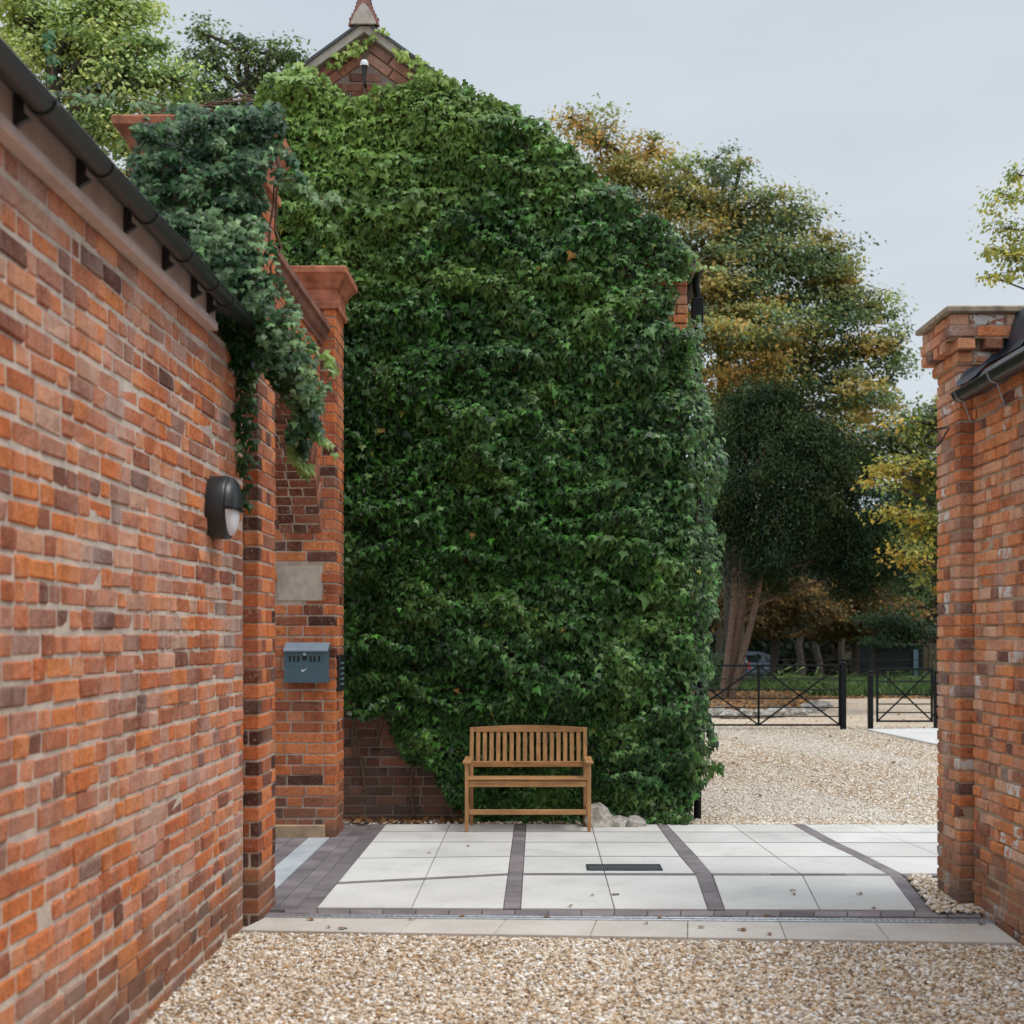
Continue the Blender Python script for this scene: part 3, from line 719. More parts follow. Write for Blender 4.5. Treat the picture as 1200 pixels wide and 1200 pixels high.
# ------------------------------------------------------------------ gate piers on the left
def flared_cap(mb, x0, x1, y0, y1, zt):
    mb.loft(x0, x1, y0, y1, [(.0, zt - .36), (.028, zt - .35), (.028, zt - .30), (.012, zt - .285), (.012, zt - .27), (.012, zt - .19), (.028, zt - .175), (.045, zt - .13), (.078, zt - .085), (.105, zt - .065), (.108, zt - .02), (.10, zt - .012)], 0, zt + .07)
fp = empty('gate_pier', (-2.03, 8.36, 0), 'tall near brick pier smothered by blue-green ivy, beside the wall lamp', 'brick pier')
B = Bricks(.005, .0012, .003); B.pier(-2.40, -1.665, 8.10, 8.62, -.05, 4.42, .091, .012, dark=(.95, 0, .3, .3)); B.build('shaft', [M['brickB'], M['mortarB']], fp)
mb = MB(); flared_cap(mb, -2.40, -1.665, 8.10, 8.62, 4.76); mb.build('cap', M['terra'], fp)
rp = empty('gate_pier', (-2.0, 11.73, 0), 'free-standing brick pier with flared terracotta cap, carrying the blue-grey ashtray box', 'brick pier')
B = Bricks(.005, .0012, .003)
RX0, RX1, RY0, RY1 = -2.36, -1.715, 11.48, 11.98
st_a, st_b = P(325, 704, 11.48), P(377, 664, 11.48)
B.pier(RX0, RX1, RY0, RY1, -.02, 4.42, .0897, .011, dark=(.12, 0, .3, .3), skip=lambda ax, u, z, Y: ax == 'y' and Y == RY0 and ((st_a[0] - .05 < u < st_b[0] - .03 and st_a[2] - .02 < z < st_b[2] + .02) or (u < -1.79 and z < .08)))
B.build('shaft', [M['brickB'], M['mortarB']], rp)
mb = MB(); flared_cap(mb, RX0, RX1, RY0, RY1, 4.79); mb.build('cap', M['terra'], rp)
mb = MB(); mb.box((st_a[0], RY0 - .004, st_a[2]), (st_b[0], RY0 + .09, st_b[2]), 0, .004); mb.build('stone_block', M['stone'], rp)
mb = MB(); mb.box((-2.25, RY0 - .035, -.01), (-1.80, RY0 + .09, .105), 0, .008); mb.build('base_stone', M['tanstone'], rp)

# wall with arched opening between the two piers
aw = empty('arched_wall', (-2.0, 10.05, 0), 'brick garden wall with an arched opening joining the two gate piers', 'garden wall')
ay0, ay1, zs, rise, WX = 8.62, 11.48, 2.55, .86, -1.84
hw = (ay1 - ay0) / 2; ymid = (ay0 + ay1) / 2; Ra = (hw * hw + rise * rise) / (2 * rise); zc = zs + rise - Ra
B = Bricks(.006, .0015, .005)
ringw = .24
def cutarch(z, a, b):
    t_ = (Ra + ringw) ** 2 - (z - zc) ** 2
    if t_ <= 0: return [(a, b)]
    h_ = math.sqrt(t_); r = []
    if ymid - h_ > a + .03: r.append((a, ymid - h_))
    if ymid + h_ < b - .03: r.append((ymid + h_, b))
    return r
for X, sg in ((WX, 1), (-2.19, -1)): B.wall_x(X, sg, ay0, ay1, zs, 4.13, .0897, .012, 'fs', cut=cutarch, T=.09)
amax = math.asin(hw / Ra); nv = 40
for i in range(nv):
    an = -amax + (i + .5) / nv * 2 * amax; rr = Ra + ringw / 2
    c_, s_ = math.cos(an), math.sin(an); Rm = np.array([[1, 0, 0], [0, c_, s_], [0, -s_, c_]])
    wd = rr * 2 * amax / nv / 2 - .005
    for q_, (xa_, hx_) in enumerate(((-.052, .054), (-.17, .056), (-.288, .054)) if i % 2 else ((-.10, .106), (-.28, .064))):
        B.add((WX + xa_, ymid + rr * math.sin(an), zc + rr * math.cos(an)), (hx_ + (.002 if q_ == 0 else 0), wd, ringw / 2), random.uniform(0, .16), 0, Rm)  # arch bricks picked dark: recess shade put into their colour, along with staining
poly = [(ay0, 4.13), (ay0, zs)] + [(ymid + (Ra + .006) * math.sin(-amax + 2 * amax * i / 24), zc + (Ra + .006) * math.cos(-amax + 2 * amax * i / 24)) for i in range(25)] + [(ay1, zs), (ay1, 4.13)]
# mortar core as quads (concave outline)
ar = poly[2:27]
for i in range(24):
    (ya, za), (yb, zb) = ar[i], ar[i + 1]
    B.mb.prism([(ya, za), (yb, zb), (yb, 4.13), (ya, 4.13)], -2.18, WX - .008, 'x', 1)
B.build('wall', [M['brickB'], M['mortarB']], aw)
mb = MB(); prof = [(.0, 4.13), (.02, 4.135), (.02, 4.175), (.045, 4.19), (.06, 4.22), (.06, 4.245), (.085, 4.255), (.085, 4.30), (.03, 4.32)]
V = []
for y in (ay0 + .0, ay1 - .0):
    for o_, z in prof: V.append((WX + o_, y, z))
    for o_, z in prof[::-1]: V.append((-2.19 - o_, y, z))
k = 2 * len(prof); mb.add(V, [[i, (i + 1) % k, k + (i + 1) % k, k + i] for i in range(k)] + [list(range(k)), list(range(k, 2 * k))[::-1]]); mb.build('coping', M['coping'], aw)

# ashtray box on the rear pier
cb = empty('wall_ashtray', (-1.95, 11.42, 1.3), 'blue-grey metal cigarette bin with a row of slots fixed to the brick pier', 'cigarette bin')
bx0, bx1 = P(333, 800, 11.36)[0], P(383.5, 800, 11.36)[0]; bz0, bz1 = P(0, 800, 11.36)[2], P(0, 763, 11.36)[2]
mb = MB(); mb.prism([(11.36, bz0), (11.475, bz0), (11.475, bz1 + .05), (11.36, bz1)], bx0, bx1, 'x'); body = mb.build('body', M['bin_b'], cb)
mb = MB(); mb.prism([(11.345, bz1 - .004), (11.345, bz1 + .006), (11.474, bz1 + .072), (11.474, bz1 + .058)], bx0 - .006, bx1 + .006, 'x'); mb.build('lid', M['bin_l'], cb)
zz = P(0, 772, 11.36)[2]
for px in (339.7, 344.6, 349.5, 364, 368.5, 374):
    X = P(px, 0, 11.36)[0]; mb = MB(); mb.box((X - .009, 11.3575, zz - .024), (X + .009, 11.3605, zz + .024), 0, .001); mb.build('slot', M['dark'], body)
mb = MB(); X = P(357, 0, 11.36)[0]; mb.lathe((X, 11.36, P(0, 771, 11.36)[2]), [(.02, -.0), (.02, .004)], 14, 'y', 0); mb.lathe((X, 11.36, P(0, 766.5, 11.36)[2]), [(.016, 0), (.016, .006), (.010, .009)], 14, 'y', 1); mb.build('lock', [M['dark'], M['steel']], body)
mb = MB(); X = P(356, 0, 11.36)[0]; z0 = P(0, 785, 11.36)[2]
mb.add([(X - .022, 11.3575, z0 + .01), (X - .013, 11.3575, z0 - .018), (X + .034, 11.3575, z0 + .014), (X - .008, 11.3575, z0 - .004)], [[0, 1, 3], [1, 2, 3]]); mb.build('mark', M['white'], body)
kp = empty('keypad_intercom', (-1.71, 11.72, 1.4), 'slim black entry keypad on the side of the rear brick pier', 'intercom')
mb = MB(); mb.box((-1.716, 11.56, 1.22), (-1.69, 11.86, 1.53), 0, .004); pb = mb.build('panel', M['black'], kp)
for i in range(5):
    mb = MB(); mb.box((-1.691, 11.62, 1.27 + i * .045), (-1.687, 11.80, 1.287 + i * .045), 0, .001); mb.build('button', M['teal'], pb)

# ------------------------------------------------------------------ the ivy-covered house
BY = 12.6; gx0, gx1, gpx, gzp, gze = -4.6, 1.36, -1.607, 7.27, 5.12
hb = empty('gabled_house', (-1.6, 12.6, 0), 'tall gabled brick building almost wholly hidden under dark green ivy', 'building')
B = Bricks(.005, .002, .005); cB = .0885
slope = (gzp - gze) / (gx1 - gpx)
def cutgab(z, a, b):
    if z < gze: return [(a, b)]
    h_ = (gzp - .31 - z) / slope
    return [(gpx - h_, gpx + h_)] if h_ > .05 else []
B.wall_y(BY, -1, -2.4, gx1 - .1, -.05, 2.2, cB, .013, 'fs', dark=.2)
B.wall_y(BY, -1, -2.4, gx1 - .1, 2.2, gze, cB, .013, 'fs')
B.wall_y(BY, -1, gx0, gx1, gze, 7.0, cB, .013, 'sh', cut=cutgab, dark=.25)
B.wall_y(BY, -1, gx1 - .1, gx1, -.05, gze, cB, .013, 'h')
B.wall_x(gx1, 1, BY + .1, 20, -.05, gze - .1, cB, .013, 'fs')
for sg in (-1, 1):       # raked brick courses under the verge
    ux, uz = sg / math.hypot(1, slope), -slope / math.hypot(1, slope); ang = math.atan2(uz, ux)
    Rm = np.array([[math.cos(ang), 0, -math.sin(ang)], [0, 1, 0], [math.sin(ang), 0, math.cos(ang)]])
    ln = (gx1 - gpx) / abs(ux)
    for row in range(2):
        off = .040 + .046 + row * .094; s_ = (off + .03) * slope
        while s_ < ln - .2:
            l_ = .27; nx, nz = (-uz, ux) if ux > 0 else (uz, -ux)
            pass
            B.add((gpx + ux * (s_ + l_ / 2) - nx * off * (1 if sg > 0 else 1), BY + .04, gzp + uz * (s_ + l_ / 2) - nz * off), (l_ / 2 - .006, .055, .041), random.uniform(.55, 1), 0, Rm); s_ += l_
B.mb.prism([(gx0, -.1), (gx1 - .008, -.1), (gx1 - .008, gze), (gpx, gzp - .03), (gx0, gze)], BY + .008, 20, 'y', 1)
B.build('wall', [M['brickD'], M['mortarD']], hb)
# brighter bricks at the corner patch are part of the same walling
B = Bricks(.005, .002, .004); pz = (P(0, 402, BY)[2], P(0, 318, BY)[2])
B.pier(gx1 - .27, gx1 + .004, BY - .006, BY + .4, pz[0], pz[1], cB, .012, core=False); B.build('corner_brickwork', [M['brickC']], hb)
for sg, nm in ((-1, 'a'), (1, 'b')):
    ex = gpx + sg * 3.04; ez = gzp - 3.04 * slope
    mb = MB(); mb.prism([(gpx, gzp + .075), (ex, ez + .075), (ex, ez + .045), (gpx, gzp + .045)], BY - .10, 20.1, 'y'); mb.build('roof_slope', M['slate'], hb)
    mb = MB(); mb.prism([(gpx, gzp + .047), (ex, ez + .047), (ex, ez - .035), (gpx, gzp - .035)], BY - .075, BY + .2, 'y'); mb.build('verge', M['cement'], hb)
rt = MB(); rt.tube([(gpx, BY + .02, gzp + .06), (gpx, 20, gzp + .06)], .06, 8); rt.build('ridge_tile', M['terra'], hb)
# finial: flared saddle with a serrated clay spike
fz = gzp + .075
mb = MB(); w_ = [(.118, -.06), (.085, .02), (.045, .09), (.01, .125)]
mb.prism([(gpx + a, fz + b) for a, b in w_] + [(gpx - a, fz + b) for a, b in w_[::-1]], BY - .13, BY - .02, 'y'); mb.build('finial_saddle', M['cement'], hb)
mb = MB(); w_ = [(.142, -.06), (.125, .0), (.085, .075), (.060, .15), (.046, .21), (.038, .30), (.030, .5), (.0, .62)]
mb.prism([(gpx + a, fz + b) for a, b in w_] + [(gpx - a, fz + b) for a, b in w_[::-1][1:]], BY - .105, BY - .045, 'y')
for a, b in [(.122, 0), (.10, .04), (.082, .075), (.068, .11), (.058, .145), (.05, .18), (.045, .215), (.041, .25), (.038, .285), (.036, .32), (.034, .36), (.032, .4)]:
    for sg in (-1, 1): mb.lathe((gpx + sg * (a + .006), BY - .045, fz + b), [(.004, 0), (.010, .01), (.010, .05), (.004, .06)], 8, 'y')
mb.build('finial', M['finial'], hb)
# rainwater: gutter end, bracket box, downpipe
mb = MB(); dx = P(817, 0, BY + .22)[0]; yy = BY + .22
half_gutter(mb, 1.47, 5.10, .06, BY - .03, 20); mb.tube([(1.47, yy, 5.06), (1.47, yy, 4.98), (dx, yy, 4.90), (dx, yy, 4.4), (dx + .02, yy, 2.0), (dx, yy - .02, -.02)], .036, 10)
mb.box((dx - .055, yy - .05, 4.62), (dx + .055, yy + .05, 4.86), 0, .006); dp = mb.build('downpipe', M['iron'], hb)
for z in (4.6, 4.5, 1.9, .5):
    mb = MB(); mb.lathe((dx, yy, z), [(.042, -.02), (.042, .02)], 12); mb.build('pipe_clip', M['steel'], dp)

gl = empty('gable_lamp', (gpx, BY - .1, 6.9), 'small black wall lamp with white dome under the gable peak', 'lamp')
lz = P(0, 77, BY - .1)[2]; lx = P(427, 0, BY - .1)[0]
mb = MB(); mb.lathe((lx, BY - .1, lz - .17), [(.012, 0), (.014, .06), (.020, .11), (.026, .15), (.032, .165)], 14); mb.box((lx - .012, BY - .1, lz - .16), (lx + .012, BY + .01, lz - .13)); mb.build('stem', M['black'], gl)
mb = MB(); mb.lathe((lx, BY - .1, lz - .005), [(.04, 0), (.041, .015), (.036, .038), (.024, .054), (.006, .06)], 16); mb.build('dome', M['white'], gl)

# ------------------------------------------------------------------ right pier and outbuilding
RPX0, RPX1, RPY0, RPY1 = 2.62, 3.02, 8.52, 9.0; cR = .0752
pr_ = empty('gate_pier', (2.8, 8.76, 0), 'weathered orange brick pier with corbelled head and mossy capstone at right', 'brick pier')
B = Bricks(.006, .003, .009)
_old = B.add
def spl(c, h, r=None, g=0.0, Rm=None):
    if random.random() < .07: g = random.uniform(.5, 1)
    _old(c, h, r, g, Rm)
B.add = spl
zt = 3.39
B.pier(RPX0, RPX1, RPY0, RPY1, -.05, zt, cR, .012, dark=(.2, 0, 0, 0), mode='hsm', rec=.010)
for off, z in ((.03, zt), (.0, zt + cR), (.085, zt + 2 * cR), (.075, zt + 3 * cR), (.06, zt + 4 * cR)):
    pass
zz = zt
B.pier(RPX0 - .025, RPX1 + .02, RPY0 - .025, RPY1 + .025, zz, zz + cR, cR, .01, mode='hs', rec=.010); zz += cR
# dentil course: bricks with gaps
B.mb.box((RPX0 + .012, RPY0 + .012, zz), (RPX1, RPY1 - .01, zz + cR), 1)
for i in range(3):
    x = RPX0 - .03 + i * .17; B.add((x + .05, RPY0 - .01, zz + cR / 2), (.055, .075, cR / 2 - .006))
for i in range(4):
    y = RPY0 + .04 + i * .14; B.add((RPX0 - .01, y + .05, zz + cR / 2), (.075, .045, cR / 2 - .006))
zz += cR
B.pier(RPX0 - .085, RPX1 + .045, RPY0 - .085, RPY1 + .085, zz, zz + cR, cR, .008, mode='s', rec=.012); zz += cR
B.pier(RPX0 - .075, RPX1 + .035, RPY0 - .075, RPY1 + .075, zz, zz + cR, cR, .008, mode='s', rec=.012); zz += cR
B.add = _old
B.build('shaft', [M['brickC'], M['mortarC']], pr_)
mb = MB(); mb.loft(RPX0, RPX1, RPY0, RPY1, [(.095, zz), (.11, zz + .006), (.112, zz + .032), (.10, zz + .042)], 0, zz + .06); mb.build('capstone', M['capstone'], pr_)
cc = MB()
pts = [P(1100, 503, 8.7), P(1112, 501, 8.5), P(1108, 508, 8.45), P(1101, 520, 8.45), P(1093, 525, 8.5), P(1085, 521, 8.6), P(1084, 513, 8.6), P(1089, 507, 8.6), P(1098, 503, 8.65), P(1110, 500, 8.6)]
def smooth_pts(p, n=5):
    p = [Vector(q) for q in p]; r = []
    for i in range(len(p) - 1):
        a, b, c, d = p[max(i - 1, 0)], p[i], p[i + 1], p[min(i + 2, len(p) - 1)]
        for k in range(n):
            t_ = k / n; r.append(.5 * ((2 * b) + (c - a) * t_ + (2 * a - 5 * b + 4 * c - d) * t_ ** 2 + (3 * b - a - 3 * c + d) * t_ ** 3))
    return r + [p[-1]]
cc.tube(smooth_pts(pts), .0055, 6); tag(cc.build('cable', M['cable']), 'loop of thin black cable poking out of the right pier', 'cable')
rb = empty('brick_outbuilding', (2.7, 5, 0), 'low reclaimed brick building on the right with lead flashing above black gutter', 'building')
B = Bricks(.006, .003, .007); _old2 = B.add
def spl2(c, h, r=None, g=0.0, Rm=None):
    if random.random() < .045: g = random.uniform(.5, 1)
    _old2(c, h, r, g, Rm)
B.add = spl2
B.wall_x(2.70, -1, 0.5, 8.50, -.05, 3.14, cR, .013, 'fsfm', wav=.003); B.mb.box((2.711, -2, -.1), (3.1, 8.505, 3.18), 1)
B.build('wall', [M['brickC'], M['mortarC']], rb)
g = MB(); half_gutter(g, 2.60, 3.19, .055, -1.5, 8.44); g.tube([(2.545, -1.5, 3.19), (2.545, 8.44, 3.19)], .006, 6)
gu = g.build('gutter', M['gutter'], rb)
for y in (8.36, 7.75, 7.1):
    mb = MB(); half_gutter(mb, 2.60, 3.19, .062, y - .008, y + .008, .006); mb.tube([(2.60, y, 3.128), (2.625, y, 3.05), (2.64, y, 3.01)], .005, 6); mb.box((2.60, y - .01, 3.0), (2.70, y + .01, 3.008)); mb.build('bracket', M['steel'], gu)
mb = MB(); [mb.prism([a_, b_, (b_[0] + .02, 3.0 if b_[0] > 2.7 else b_[1] - .05), (a_[0] + .02, 3.0 if a_[0] > 2.7 else a_[1] - .05)], -2, 8.30, 'y') for a_, b_ in (((2.58, 3.20), (2.64, 3.275)), ((2.64, 3.275), (2.80, 3.36)), ((2.80, 3.36), (2.88, 3.41)), ((2.88, 3.41), (2.94, 3.67)), ((2.94, 3.67), (3.3, 3.68)))]; mb.build('roof', M['slate'], rb)
mb = MB(); mb.prism([(3.07, 3.68), (3.07, 3.735), (5.5, 3.735), (5.5, 3.68)], -2, 8.52, 'y'); mb.box((3.06, -2, 3.735), (3.5, 8.51, 3.78), 0, .006); mb.build('parapet', M['stone'], rb)
# lead flashing dressed up the pier
mb = MB()
nx_, ny_ = 14, 6; V = []
for i in range(nx_ + 1):
    t_ = i / nx_; x = 2.585 + .47 * t_; zb = float(np.interp(x, [2.58, 2.64, 2.80, 2.88, 2.94, 3.3], [3.20, 3.275, 3.36, 3.41, 3.67, 3.68])) + .006
    for j in range(ny_ + 1):
        y = 8.10 + (8.49 - 8.10) * j / ny_; V.append((x, y, zb + .012 + .015 * float(vnoise(x * 9, y * 9)) + (.0 if j < ny_ else .02)))
for i in range(nx_ + 1):
    t_ = i / nx_; x = 2.64 + .415 * t_; V.append((x, 8.497, float(np.interp(x, [2.64, 2.80, 2.86, 2.92, 3.1], [3.33, 3.42, 3.47, 3.70, 3.72])) + .012 * math.sin(19 * t_)))
a = ny_ + 1; fs = [[i * a + j, (i + 1) * a + j, (i + 1) * a + j + 1, i * a + j + 1] for i in range(nx_) for j in range(ny_)]
b0 = (nx_ + 1) * a; fs += [[i * a + ny_, (i + 1) * a + ny_, b0 + i + 1, b0 + i] for i in range(nx_)]
mb.add(V, fs, 0); lf = mb.build('lead_flashing', M['lead'], rb); sol = lf.modifiers.new('thickness', 'SOLIDIFY'); sol.thickness = .004

# ------------------------------------------------------------------ bench
bn = empty('garden_bench', (-.1, 12.0, 0), 'oiled wooden garden bench with slatted back standing against the ivy', 'bench')
bx0, bx1, yf, yb = -.627, .430, 11.77, 12.26
def part(name, mat, *a, c=.004, parent=bn):
    mb = MB()
    for p, q, wd, th in a: mb.bar(p, q, wd, th, 0, c)
    return mb.build(name, mat, parent)
for x in (bx0, bx1): part('leg', M['wz'], ((x, yf + .02, 0), (x, yf + .02, .59), .032, .045))
for x in (bx0 + .02, bx1 - .02): 
    mb = MB(); mb.bar((x, yb - .06, 0), (x, yb - .06, .43), .034, .045, 0, .003); mb.bar((x, yb - .062, .425), (x, yb + .02, .86), .034, .042, 0, .003); mb.build('leg', M['wz'], bn)
for x in (bx0, bx1):
    mb = MB(); mb.box((x - .036, yf - .03, .588), (x + .036, yb - .01, .614), 0, .008); mb.build('armrest', M['wy'], bn)
part('seat_rail', M['wx'], ((bx0 + .017, yf + .02, .415), (bx1 - .017, yf + .02, .415), .024, .055))
part('stretcher', M['wx'], ((bx0 + .017, yf + .02, .17), (bx1 - .017, yf + .02, .17), .022, .045))
for x in (bx0 + .01, bx1 - .01): [part('side_rail', M['wy'], ((x, yf + .04, z_), (x, yb - .09, z_), .022, .045)) for z_ in (.41, .17)]
for i in range(6):
    y = yf + .02 + .075 * i; z = .448 - .004 * i + .002 * math.sin(i)
    mb = MB(); mb.box((bx0 + .0, y - .03 + .005, z), (bx1 - .0, y + .03, z + .016), 0, .003); mb.build('seat_slat', M['wx'], bn)
bk = lambda z: yb - .062 + (z - .425) / .435 * .082
mb = MB(); V = []      # arched top rail
xa, xb = bx0 + .002, bx1 - .002; k = 16
for i in range(k + 1):
    t_ = i / k; x = xa + (xb - xa) * t_; zt_ = .868 + .022 * math.sin(math.pi * t_)
    for (yy_, z_) in ((bk(.84) - .014, .830), (bk(.84) + .014, .830), (bk(.84) + .014, zt_), (bk(.84) - .010, zt_), (bk(.84) - .014, zt_ - .004)): V.append((x, yy_, z_))
mb.add(V, [[i * 5 + j, (i + 1) * 5 + j, (i + 1) * 5 + (j + 1) % 5, i * 5 + (j + 1) % 5] for i in range(k) for j in range(5)] + [[0, 1, 2, 3, 4], [k * 5 + j for j in (4, 3, 2, 1, 0)]]); mb.build('top_rail', M['wx'], bn)
part('back_rail', M['wx'], ((bx0 + .03, bk(.545), .545), (bx1 - .03, bk(.545), .545), .026, .052))
for i in range(16):
    x = bx0 + .078 + (bx1 - bx0 - .156) * i / 15; part('back_slat', M['wz'], ((x, bk(.56), .565), (x, bk(.84), .835), .037, .012), c=.002)

# ------------------------------------------------------------------ rocks by the bench
def rock(loc, size, lab, seed):
    import bmesh
    bm = bmesh.new(); bmesh.ops.create_icosphere(bm, subdivisions=3, radius=1)
    for v in bm.verts:
        c = v.co * 1.6 + Vector((seed * 3.1, seed, 0)); k = .62 + .75 * float(vnoise(c.x + 20, c.y + 20, c.z + 20)) + .34 * float(vnoise(c.x * 3, c.y * 3, c.z * 3 + 9))
        v.co = Vector((v.co.x * size[0], v.co.y * size[1], v.co.z * size[2])) * k
    me = bpy.data.meshes.new('rock'); bm.to_mesh(me); bm.free(); me.materials.append(M['rock'])
    a = me.attributes.new('rnd', 'FLOAT_COLOR', 'POINT'); cs = []
    for v in me.vertices:
        k = (.16 if size[0] < .13 else .12) + .45 * float(vnoise(v.co.x * 14 + 5, v.co.y * 14 + 5, v.co.z * 14 + 5)); cs += [k * 1.02, k * .95, k * .85, 1]
    a.data.foreach_set('color', cs); o = bpy.data.objects.new('rock', me); COL.objects.link(o); o.location = loc; tag(o, lab, 'rock', 'pale rocks beside the bench'); return o
for px, py, s, lab in ((702, 957, (.11, .08, .125), 'tallest pale jagged rock right beside the bench leg'), (713, 966, (.05, .05, .05), 'small grey stone tucked between the tall rock and its neighbour'),
                       (726, 965, (.085, .06, .055), 'low flat pale rock between the tall rock and the slanted one'), (745, 965, (.085, .06, .055), 'outermost pale rock on the right, at the foot of the ivy')):
    p = G(px, 969, 0); rock((p[0], 12.13, s[2] * .5), s, lab, px)

# ------------------------------------------------------------------ ivy
def ivy_on_house():
    root = empty('climbing_ivy', (0, 12.5, 0), 'huge dark green ivy covering the gable wall behind the bench', 'ivy')
    out_ = [(250, 200), (300, 130), (322, 98), (345, 86), (372, 92), (390, 101), (404, 112), (412, 122), (438, 115), (465, 104), (488, 95), (503, 90), (525, 95), (560, 110), (600, 128), (640, 152), (662, 178), (700, 205), (735, 236), (770, 262), (785, 280), (812, 296),
            (814, 312), (800, 330), (786, 350), (780, 375), (782, 398), (800, 392), (815, 372), (828, 395), (822, 430), (826, 470), (843, 520), (848, 560), (836, 600), (844, 640), (838, 660), (840, 700), (832, 740), (830, 790), (826, 840), (836, 868), (840, 900), (832, 915), (815, 935),
            (806, 962), (560, 968), (540, 955), (512, 905), (492, 895), (470, 870), (452, 845), (430, 832), (395, 825), (395, 600), (300, 500), (250, 400)]
    n = 76000
    px = rng.uniform(250, 850, n); py = rng.uniform(80, 970, n)
    tj = np.clip((py - 90) / 90, .3, 1); jx = (vnoise(px * .06, py * .06, 3) - .5) * 22 * tj; jy = (vnoise(px * .06, py * .06, 8) - .5) * 18 * tj
    ok = inpoly(px + jx, py + jy, out_); px, py = px[ok], py[ok]
    def bulge(px, py):
        a = vnoise(px * .011, py * .019, 1); b = vnoise(px * .028, py * .045, 5); c = vnoise(px * .07, py * .09, 7)
        # shingled tufts: each tuft swells towards its top and undercuts below
        q = py * .020 + 3.0 * vnoise(px * .009, py * .006, 12) + .7 * vnoise(px * .03, py * .02, 14); saw = 1 - (q - np.floor(q))
        q2 = px * .03 + 4 * vnoise(px * .02, py * .02, 33); return .04 + .15 * a + .10 * b + .12 * c + .17 * saw ** 1.4 * np.clip(2.2 * b - .5, 0, 1)
    ds = bulge(px, py)
    low = np.clip((py - 815) / 30, 0, 1) * np.clip((px - 510) / 25, 0, 1) * np.clip((725 - px) / 25, 0, 1); ds = ds * (1 - low) + np.minimum(ds, .17) * low
    top = np.clip((330 - py) / 200, 0, 1); ds = ds * (1 - .35 * top)
    e = 6.0; gx_ = (bulge(px + e, py) - bulge(px - e, py)) / (2 * e * BY / f_); gz_ = -(bulge(px, py + e) - bulge(px, py - e)) / (2 * e * BY / f_)
    inner = rng.random(len(px)) ** 2.2; depth = ds * (1 - .85 * inner * (rng.random(len(px)) < .45)) + np.where(low > .5, 0, 1) * rng.normal(0, .035, len(px))
    d = BY - np.maximum(depth, .012)
    wrap = px > 806; d[wrap] = BY + rng.uniform(-.3, .3, wrap.sum())
    x = (px - CX) * BY / f_; z = H - (py - CY) * BY / f_; x = np.where(wrap, (px - CX) * d / f_, x)
    z = np.maximum(z, .03)
    pos = np.stack([x, d, z], 1); k = len(pos)
    nor = np.stack([gx_ * .4 + rng.normal(0, .34, k), -np.ones(k), .42 + rng.normal(0, .36, k)], 1)
    nor[:, 0] += np.where(wrap, .9, 0) + gx_ * -.35; nor[:, 2] += np.clip(gz_ * -.4, -.3, .7)
    tip = np.stack([rng.normal(0, .45, k), rng.normal(-.15, .2, k), -np.ones(k)], 1)
    size = np.exp(rng.normal(np.log(.056), .27, k)) * (.88 + .3 * vnoise(px * .02, py * .02, 71))
    # colour: dark glossy green; younger yellow-green shoots near the roof and in tufts
    yng = np.clip(1.0 * np.clip((430 - py) / 330, 0, 1) * np.clip((760 - px) / 300, .12, 1) + .75 * (vnoise(px * .022, py * .03, 30) - .60) + rng.normal(0, .10, k), 0, 1)
    blue = vnoise(px * .012, py * .012, 40)[:, None]
    dark = np.array((.022, .072, .009)); bl = np.array((.020, .060, .014)); young = np.array((.17, .28, .050))
    col = dark * (1 - blue) + bl * blue; col = col * np.exp(rng.normal(0, .55, (k, 1))); pl = (rng.random(k) < .03 + .30 * np.clip(vnoise(px * .012, py * .012, 50) + (px - 650) * .0016, 0, 1) ** 2); col[pl] = np.array((.10, .19, .060)) * rng.uniform(.7, 1.4, (pl.sum(), 1)); col = col * (1 - yng[:, None]) + young * yng[:, None] * rng.uniform(.75, 1.2, (k, 1))
    r_ = rng.random(k); col[r_ < .0004] = (.38, .20, .05); col[(r_ > .0016) & (r_ < .004)] = (.25, .27, .05)
    vs = np.array([1.15, .95, .9, 1.0, .95, 1.0, .9, .95, 1.12])
    # trails creeping along the gable verge and stray shoots
    P_, N_, T_, S_, C_ = [], [], [], [], []
    def trail(pts, dens, sp, sz, col, dep):
        for (x0, y0), (x1, y1) in zip(pts, pts[1:]):
            m_ = max(2, int(dens * math.hypot(x1 - x0, y1 - y0)))
            for _ in range(m_):
                t_ = random.random(); q = P(x0 + (x1 - x0) * t_ + random.gauss(0, sp), y0 + (y1 - y0) * t_ + random.gauss(0, sp), dep + random.gauss(0, .04))
                P_.append(q); N_.append((random.gauss(0, .4), -1, .35 + random.gauss(0, .3))); T_.append((random.gauss(0, .6), -.2, -1)); S_.append(sz * random.uniform(.7, 1.25)); C_.append(np.array(col) * random.uniform(.7, 1.25))
    yg = (.24, .33, .07)
    trail([(440, 34), (436, 45), (428, 52), (420, 62)], .55, 2.2, .06, yg, BY - .06); trail([(428, 52), (412, 58), (398, 66), (390, 80)], .8, 4, .075, yg, BY - .05)
    trail([(468, 60), (482, 68), (497, 74)], .9, 4, .08, yg, BY - .12); trail([(490, 82), (505, 84), (530, 98)], .9, 5, .08, (.20, .29, .06), BY - .12)
    trail([(330, 95), (345, 86), (365, 84)], 1.6, 5, .09, yg, BY - .14); trail([(815, 312), (835, 313), (848, 312)], .5, 1.2, .06, (.25, .33, .1), BY)
    trail([(442, 33), (455, 38), (449, 34)], .4, 1.5, .05, yg, BY - .1)
    trail([(405, 470), (410, 500), (423, 522), (418, 540)], .2, 2, .06, (.16, .22, .08), BY - .3)
    leaves('foliage', np.vstack([pos, P_]), np.vstack([nor, N_]), np.vstack([tip, T_]), np.concatenate([size, S_]), np.vstack([col, C_]), M['ivy'], IVY_V, IVY_F, root, vs)
